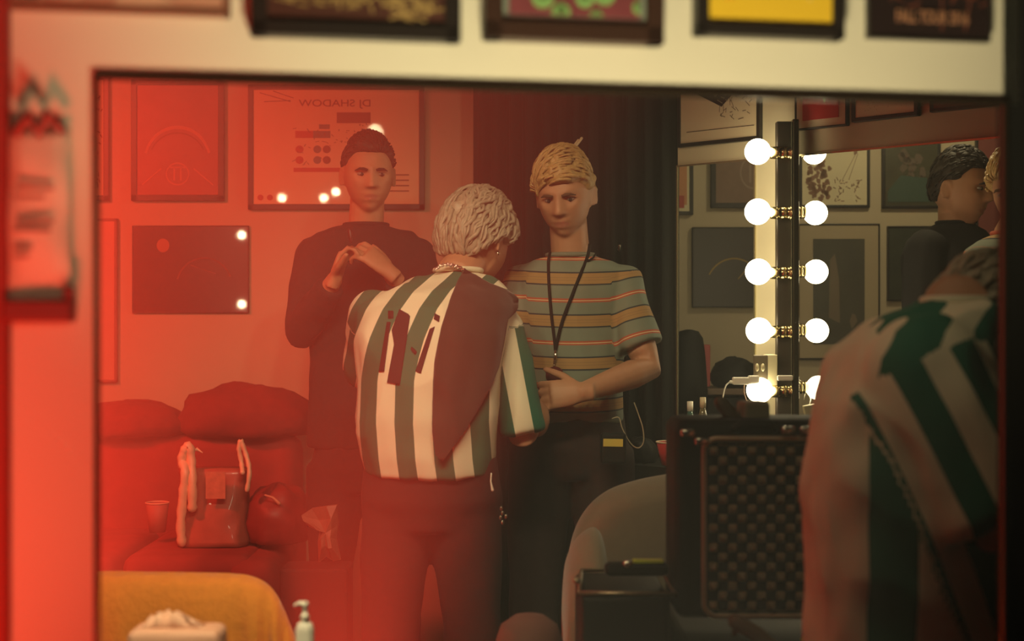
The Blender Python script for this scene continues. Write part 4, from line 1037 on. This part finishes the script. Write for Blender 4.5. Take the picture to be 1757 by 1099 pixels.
# grey armchair
M_grey = mat('grey_upholstery', (.11, .09, .062), .95, var=.12, scale=40, sheen=.2)
Yg = 3.3
t = thing('armchair', 'rounded grey upholstered armchair between the curtain and the foam-lined case', 'armchair', (U(1130) * Yg, Yg, 0))
def outline_back(m, prof, Y, th, zb, push):
    """padded shell whose upper edge follows an outline, real depth th"""
    top = catmull([P(x, y, Y) for x, y in prof], 5); n = len(top); rings = []
    for p in top:
        rg = []; b = zb
        for a in range(0, 13):
            q = math.pi * a / 12; rg.append(Vector((p.x, p.y - math.cos(q) * th / 2, p.z - th * .35 + math.sin(q) * th * .35)))
        rg += [Vector((p.x, p.y + th / 2 + push, b)), Vector((p.x, p.y - th / 2 - push, b))]
        rings.append(rg)
    m.loft(rings)
m = MB(); outline_back(m, [(972, 985), (978, 940), (990, 900), (1012, 866), (1045, 840), (1090, 824), (1140, 814), (1200, 806), (1290, 806), (1330, 830), (1345, 900)], Yg + .12, .16, .28, .02); m.build('backrest', M_grey, t, True, world=True)
m = MB(); outline_back(m, [(968, 1000), (973, 960), (990, 925), (1020, 905), (1036, 930), (1040, 990)], Yg - .18, .34, .12, .0); m.build('armrest', M_grey, t, True, world=True)
m = MB(); m.bbox((U(1170) * Yg, Yg - .16, .36), (.40, .46, .16), .05); m.build('seat_cushion', M_grey, t, True, world=True)
m = MB(); m.bbox((U(1150) * Yg, Yg - .05, .16), (.46, .5, .22), .03); m.build('base', M_grey, t, True, world=True)

# black rolling case with tray and clippers
Yc = 2.6; p = P(1057, 998, Yc)
t = thing('rolling_case', 'black rolling case with a worn metal rim, under the clippers', 'case', (p.x, Yc, 0))
w = (1130 - 985) / F * Yc
m = MB(); m.bbox((p.x + .01, Yc + .02, p.z / 2), (w * 1.02, .24, p.z - .012), .012); m.build('case_body', M_black, t, True, world=True)
m = MB(); zz = p.z - .002; xs0, xs1 = p.x - w / 2 + .005, p.x + w / 2 + .02
m.tube([(xs0, Yc - .095, zz), (xs1, Yc - .095, zz - .002), (xs1, Yc + .13, zz), (xs0 + .015, Yc + .13, zz), (xs0, Yc - .095, zz)], .0045, 8); m.build('metal_rim', mat('tan_metal', (.30, .24, .16), .35, .8), t, True, world=True)
m = MB(); m.ell(P(990, 995, Yc - .11), (.008, .006, .006)); m.build('latch', mat('tan_metal', (.3, .24, .16), .35, .8), t, True, world=True)
t = thing('hair_clipper', 'black clippers with a lime green stripe lying on the rolling case', 'clippers', P(1100, 985, Yc))
m = MB(); m.bbox(P(1092, 975, Yc - .03), (.115, .035, .024), .010); m.build('clipper_body', M_black, t, True, world=True)
m = MB(); m.bbox(P(1112, 962, Yc - .03), (.055, .022, .006), .002); m.build('stripe', mat('lime', (.50, .62, .04), .5), t, world=True)
m = MB(); m.ell(P(1077, 968, Yc - .05), (.009, .006, .008)); m.build('button', mat('steel', (.7, .68, .6), .2, 1.0), t, True, world=True)

# open flight case lid lined with egg-crate foam
Yf = 2.5
t = thing('foam_lined_case', 'black flight case lid with rounded metal rim, lined with egg-crate foam, standing open', 'case', (U(1310) * Yf, Yf, P(0, 1075, Yf).z))
X0, X1, Zt, Zb = U(1208) * Yf, U(1470) * Yf, P(0, 752, Yf).z, P(0, 1056, Yf).z
m = MB(); m.bbox(((X0 + X1) / 2 - .028, Yf + .09, (Zt + Zb) / 2 + .012), (X1 - X0 + .045, .17, Zt - Zb + .04), .022); m.build('shell', M_black, t, True, world=True)
m = MB(); r = .022; pts = []
for (cx_, cz_, a0_) in ((X1 - r, Zt - r, 0), (X0 + r, Zt - r, 90), (X0 + r, Zb + r, 180), (X1 - r, Zb + r, 270)):
    for k in range(7):
        a = math.radians(a0_ + 15 * k); pts.append((cx_ + r * math.cos(a), Yf, cz_ + r * math.sin(a)))
pts.append(pts[0]); m.tube(pts, .0052, 10, cap=False); m.build('rim', mat('bronze_rim', (.62, .50, .36), .4, .5), t, True, world=True)
nx, nz = 132, 160; vs = []; per = .034
for k in range(nz + 1):
    for i in range(nx + 1):
        x = X0 + .008 + (X1 - X0 - .016) * i / nx; z = Zb + .008 + (Zt - Zb - .016) * k / nz
        h = math.cos(2 * math.pi * (x - X0) / per) * math.cos(2 * math.pi * (z - Zb) / per)
        vs.append((x, Yf + .006 - .020 * max(-.75, h), z))
m = MB(); m.add(vs, [(k * (nx + 1) + i, k * (nx + 1) + i + 1, (k + 1) * (nx + 1) + i + 1, (k + 1) * (nx + 1) + i) for k in range(nz) for i in range(nx)])
M_foam = mat('egg_crate_foam', (.34, .24, .15), .95); m.build('foam_lining', M_foam, t, True, world=True)
for px, py in ((1180, 742), (1204, 756), (1352, 738), (1384, 738)):
    m = MB(); m.bbox(P(px, py, Yf - .01), (.026, .018, .014), .005); m.build('corner_guard', mat('steel', (.7, .68, .6), .2, 1.0), t, True, world=True)
m = MB(); m.tube([P(1262, 736, Yf - .0), P(1270, 728, Yf), P(1320, 727, Yf), P(1328, 736, Yf)], .008, 10, round_ends=True); m.build('handle', M_black, t, True, world=True)
m = MB(); zb = P(0, 1076, Yf).z; m.bbox((U(1320) * Yf + .045, Yf + .16, zb / 2 - .01), (.40, .46, zb - .03), .015)
tag(m.build('equipment_trunk', M_black, smooth=False), 'big black trunk under the foam-lined case', 'trunk')
m = MB(); m.bbox(P(1260, 1085, Yf - .04), (.012, .01, .012), .003)
tag(m.build('trunk_latch', mat('steel', (.7, .68, .6), .2, 1.0)), 'small bright latch at the bottom left of the foam-lined case', 'latch')
m = MB(); m.tube([P(1262, 1066, Yf - .07), P(1300, 1088, Yf - .08), P(1340, 1125, Yf - .09)], .014, 8, round_ends=True)
tag(m.build('strap', mat('brown_strap', (.16, .11, .07), .8), smooth=True), 'brown strap hanging down the front of the black trunk', 'strap')
m = MB(); m.ell(P(1394, 1098, Yf - .12), (.020, .016, .012)); 
tag(m.build('tennis_ball', mat('lime', (.5, .62, .04), .5), smooth=True), 'small lime green thing at the bottom edge beside the trunk', 'ball')
bpy.data.objects['tennis_ball'].name = 'lime_cap'; bpy.data.objects['lime_cap']['category'] = 'cap'
# things on top of the case
m = MB(); m.bbox(P(1292, 706, Yf + .10), (.050, .05, .040), .008, rot(10))
tag(m.build('cosmetics_box', mat('grey_card', (.30, .30, .22), .6)), 'small grey box on top of the foam-lined case', 'box')
m = MB(); m.tube([P(1236, 690, Yf + .1), P(1255, 712, Yf + .1), P(1268, 732, Yf + .1)], [.012, .014, .012], 10, round_ends=True)
tag(m.build('hairbrush', mat('olive_handle', (.12, .10, .06), .5), smooth=True), 'dull brush lying slantwise on top of the foam-lined case', 'brush')

# ------------------------------------------------------------------ side counter and what stands on it
t = thing('side_counter', 'black side counter under the second mirror', 'counter', (.65, 4.3, 0))
m = MB(); a = WC.pt(c0, 0); b_ = WC.pt(sc_(1400), 0); nn = WC.n
def quad_slab(m, pts, z0, z1):
    n = len(pts); m.add([(p.x, p.y, z0) for p in pts] + [(p.x, p.y, z1) for p in pts], [tuple(range(n))[::-1], tuple(range(n, 2 * n))] + [(i, (i + 1) % n, n + (i + 1) % n, n + i) for i in range(n)])
zc = P(0, 799, 4.25).z
q0 = a + nn * .012; q1 = b_ + nn * .012
quad_slab(m, [q0, q0 + nn * .34, q1 + nn * .34, q1], zc - .03, zc); m.build('worktop', M_black, t, world=True)
m = MB(); quad_slab(m, [q0 + nn * .03 + WC.t * .02, q0 + nn * .30 + WC.t * .02, q1 + nn * .30 - WC.t * .02, q1 + nn * .03 - WC.t * .02], 0, zc - .03); m.build('cabinet', M_black, t, world=True)
tt = cup('party_cup', 'red plastic cup with a white inside rim beside the black curtain', 1153, 797, 4.10, .030, .045, .066, mat('cup_red', (.45, .03, .03), .4), mat('cup_rim_white', (.8, .7, .5), .5), None)
def bottle(label, px, pyb, Y, h, r, m_, capm):
    t = thing('bottle', label, 'bottle', P(px, pyb, Y))
    m = MB(); m.lathe((0, 0, 0), [(.001, 0), (r, 0), (r, h * .65), (r * .5, h * .78), (r * .4, h * .85)], 18); m.build('bottle_body', m_, t, True)
    m = MB(); m.lathe((0, 0, h * .85), [(r * .45, 0), (r * .45, h * .15), (.001, h * .15)], 14); m.build('cap', capm, t, True)
M_tealg = mat('teal_glass', (.05, .14, .12), .15, coat=1.0); M_oliveg = mat('olive_glass', (.16, .14, .07), .2, coat=1.0)
bottle('teal bottle on the side counter, left of the olive one', 1184, 799, 4.18, .19, .020, M_tealg, M_white)
bottle('olive bottle with a bright cap, right of the teal bottle', 1206, 799, 4.14, .20, .020, M_oliveg, mat('cream_cap', (.7, .6, .4), .4))
m = MB(); m.bbox(P(1392, 709, 4.36) , (.042, .03, .055), .003, rot(0, 0, -10)); tag(m.build('paper_note', mat('cream_card', (.75, .66, .5), .7)), 'small cream card leaning under the lowest right bulb', 'card')
# black gear with cable and yellow tag behind the blond man
Yk = 4.5
lump('gear_bag', 'black gear bag with cables beside the red cup', 'bag', P(1098, 815, 4.36) , (.05, .05, .05), M_black, 7, .2)
bpy.data.objects['gear_bag'].location.z = zc
t = thing('radio_pack', 'black radio pack with yellow tape on the blond man\'s belt', 'radio', P(1052, 790, 3.93))
m = MB(); m.bbox(P(1052, 768, 3.93), (.070, .045, .085), .008); pk = m.build('pack_body', M_black, t, world=True)
m = MB(); m.box(P(1052, 759, 3.905), (.054, .002, .021), rot(0, 0, 1)); m.build('yellow_tape', mat('yellow_tape', (.60, .50, .09), .6), t, world=True)['label'] = 'yellow tape'
m = MB(); m.tube(catmull([P(x, y, 3.95) for x, y in ((1050, 718), (1062, 716), (1068, 735), (1082, 760), (1095, 768), (1104, 758), (1103, 735), (1096, 712), (1088, 690))], 5), .0017, 6)
tag(m.build('cable', mat('pale_cable', (.40, .33, .22), .4), smooth=True), 'thin looping cable beside the radio pack with yellow tape', 'cable')
m = MB(); q = P(1062, 428, 4.72); m.tube([q, q + Vector((0, -.03, -.004)), q + Vector((0, -.036, .012))], .005, 8, round_ends=True)
tag(m.build('coat_hook', M_dkchrome, smooth=True), 'small metal hook on the black curtain right of the blond man', 'hook')
# seen in the narrow mirror
Yn = 5.05
t = thing('office_chair', 'black chair with a coat over it, seen in the narrow mirror', 'chair', P(1180, 1100, Yn)); t.location.z = 0
m = MB(); zz0 = P(0, 700, Yn).z; m.loft([ellring(P(1182, y, Yn), w_ * Yn / F, .05) for y, w_ in ((565, 4), (568, 16), (580, 24), (610, 28), (650, 31), (700, 33))]); m.build('backrest', M_black, t, True, world=True)
m = MB(); m.bbox((U(1190) * Yn, Yn - .12, .46), (.17, .26, .08), .03); m.build('seat', M_black, t, True, world=True)
m = MB(); m.tube([(U(1184) * Yn, Yn - .02, .02), (U(1184) * Yn, Yn - .02, zz0 + .02)], .025, 10); m.build('post', M_black, t, True, world=True)
m = MB(); z_ = P(0, 662, Yn).z; m.bbox(P(1204, 629, Yn + .05), (.058, .05, .155), .003); m.build('x', M_black); bpy.data.objects.remove(bpy.data.objects['x'])
t = thing('red_box', 'red box standing on the dark shelf in the narrow mirror', 'box', P(1204, 663, Yn + .12))
carton = MB().bbox((0, 0, .077), (.056, .05, .152), .003).build('carton', mat('red_carton', (.30, .035, .03), .5), t)
MB().bbox((-.01, -.026, .075), (.02, .002, .05), .0005).build('emblem', mat('dull_pink', (.40, .16, .12), .5), carton)
t = thing('storage_shelf', 'dark shelf under the red box, seen in the narrow mirror', 'shelf', (U(1240) * (Yn + .15), Yn + .15, 0))
zz = P(0, 664, Yn + .12).z
m = MB(); m.bbox((U(1235) * (Yn + .15), Yn + .16, zz - .012), (.42, .26, .022), .003); m.build('shelf_board', mat('umber_wood', (.10, .06, .035), .6), t, world=True)
m = MB(); m.bbox((U(1235) * (Yn + .15), Yn + .17, (zz - .03) / 2), (.40, .22, zz - .035), .005); m.build('cabinet', M_black, t, world=True)
lump('rucksack', 'black rucksack heaped beside the red box in the narrow mirror', 'bag', (U(1262) * (Yn + .1), Yn + .12, zz), (.085, .07, .07), M_black, 17, .15)
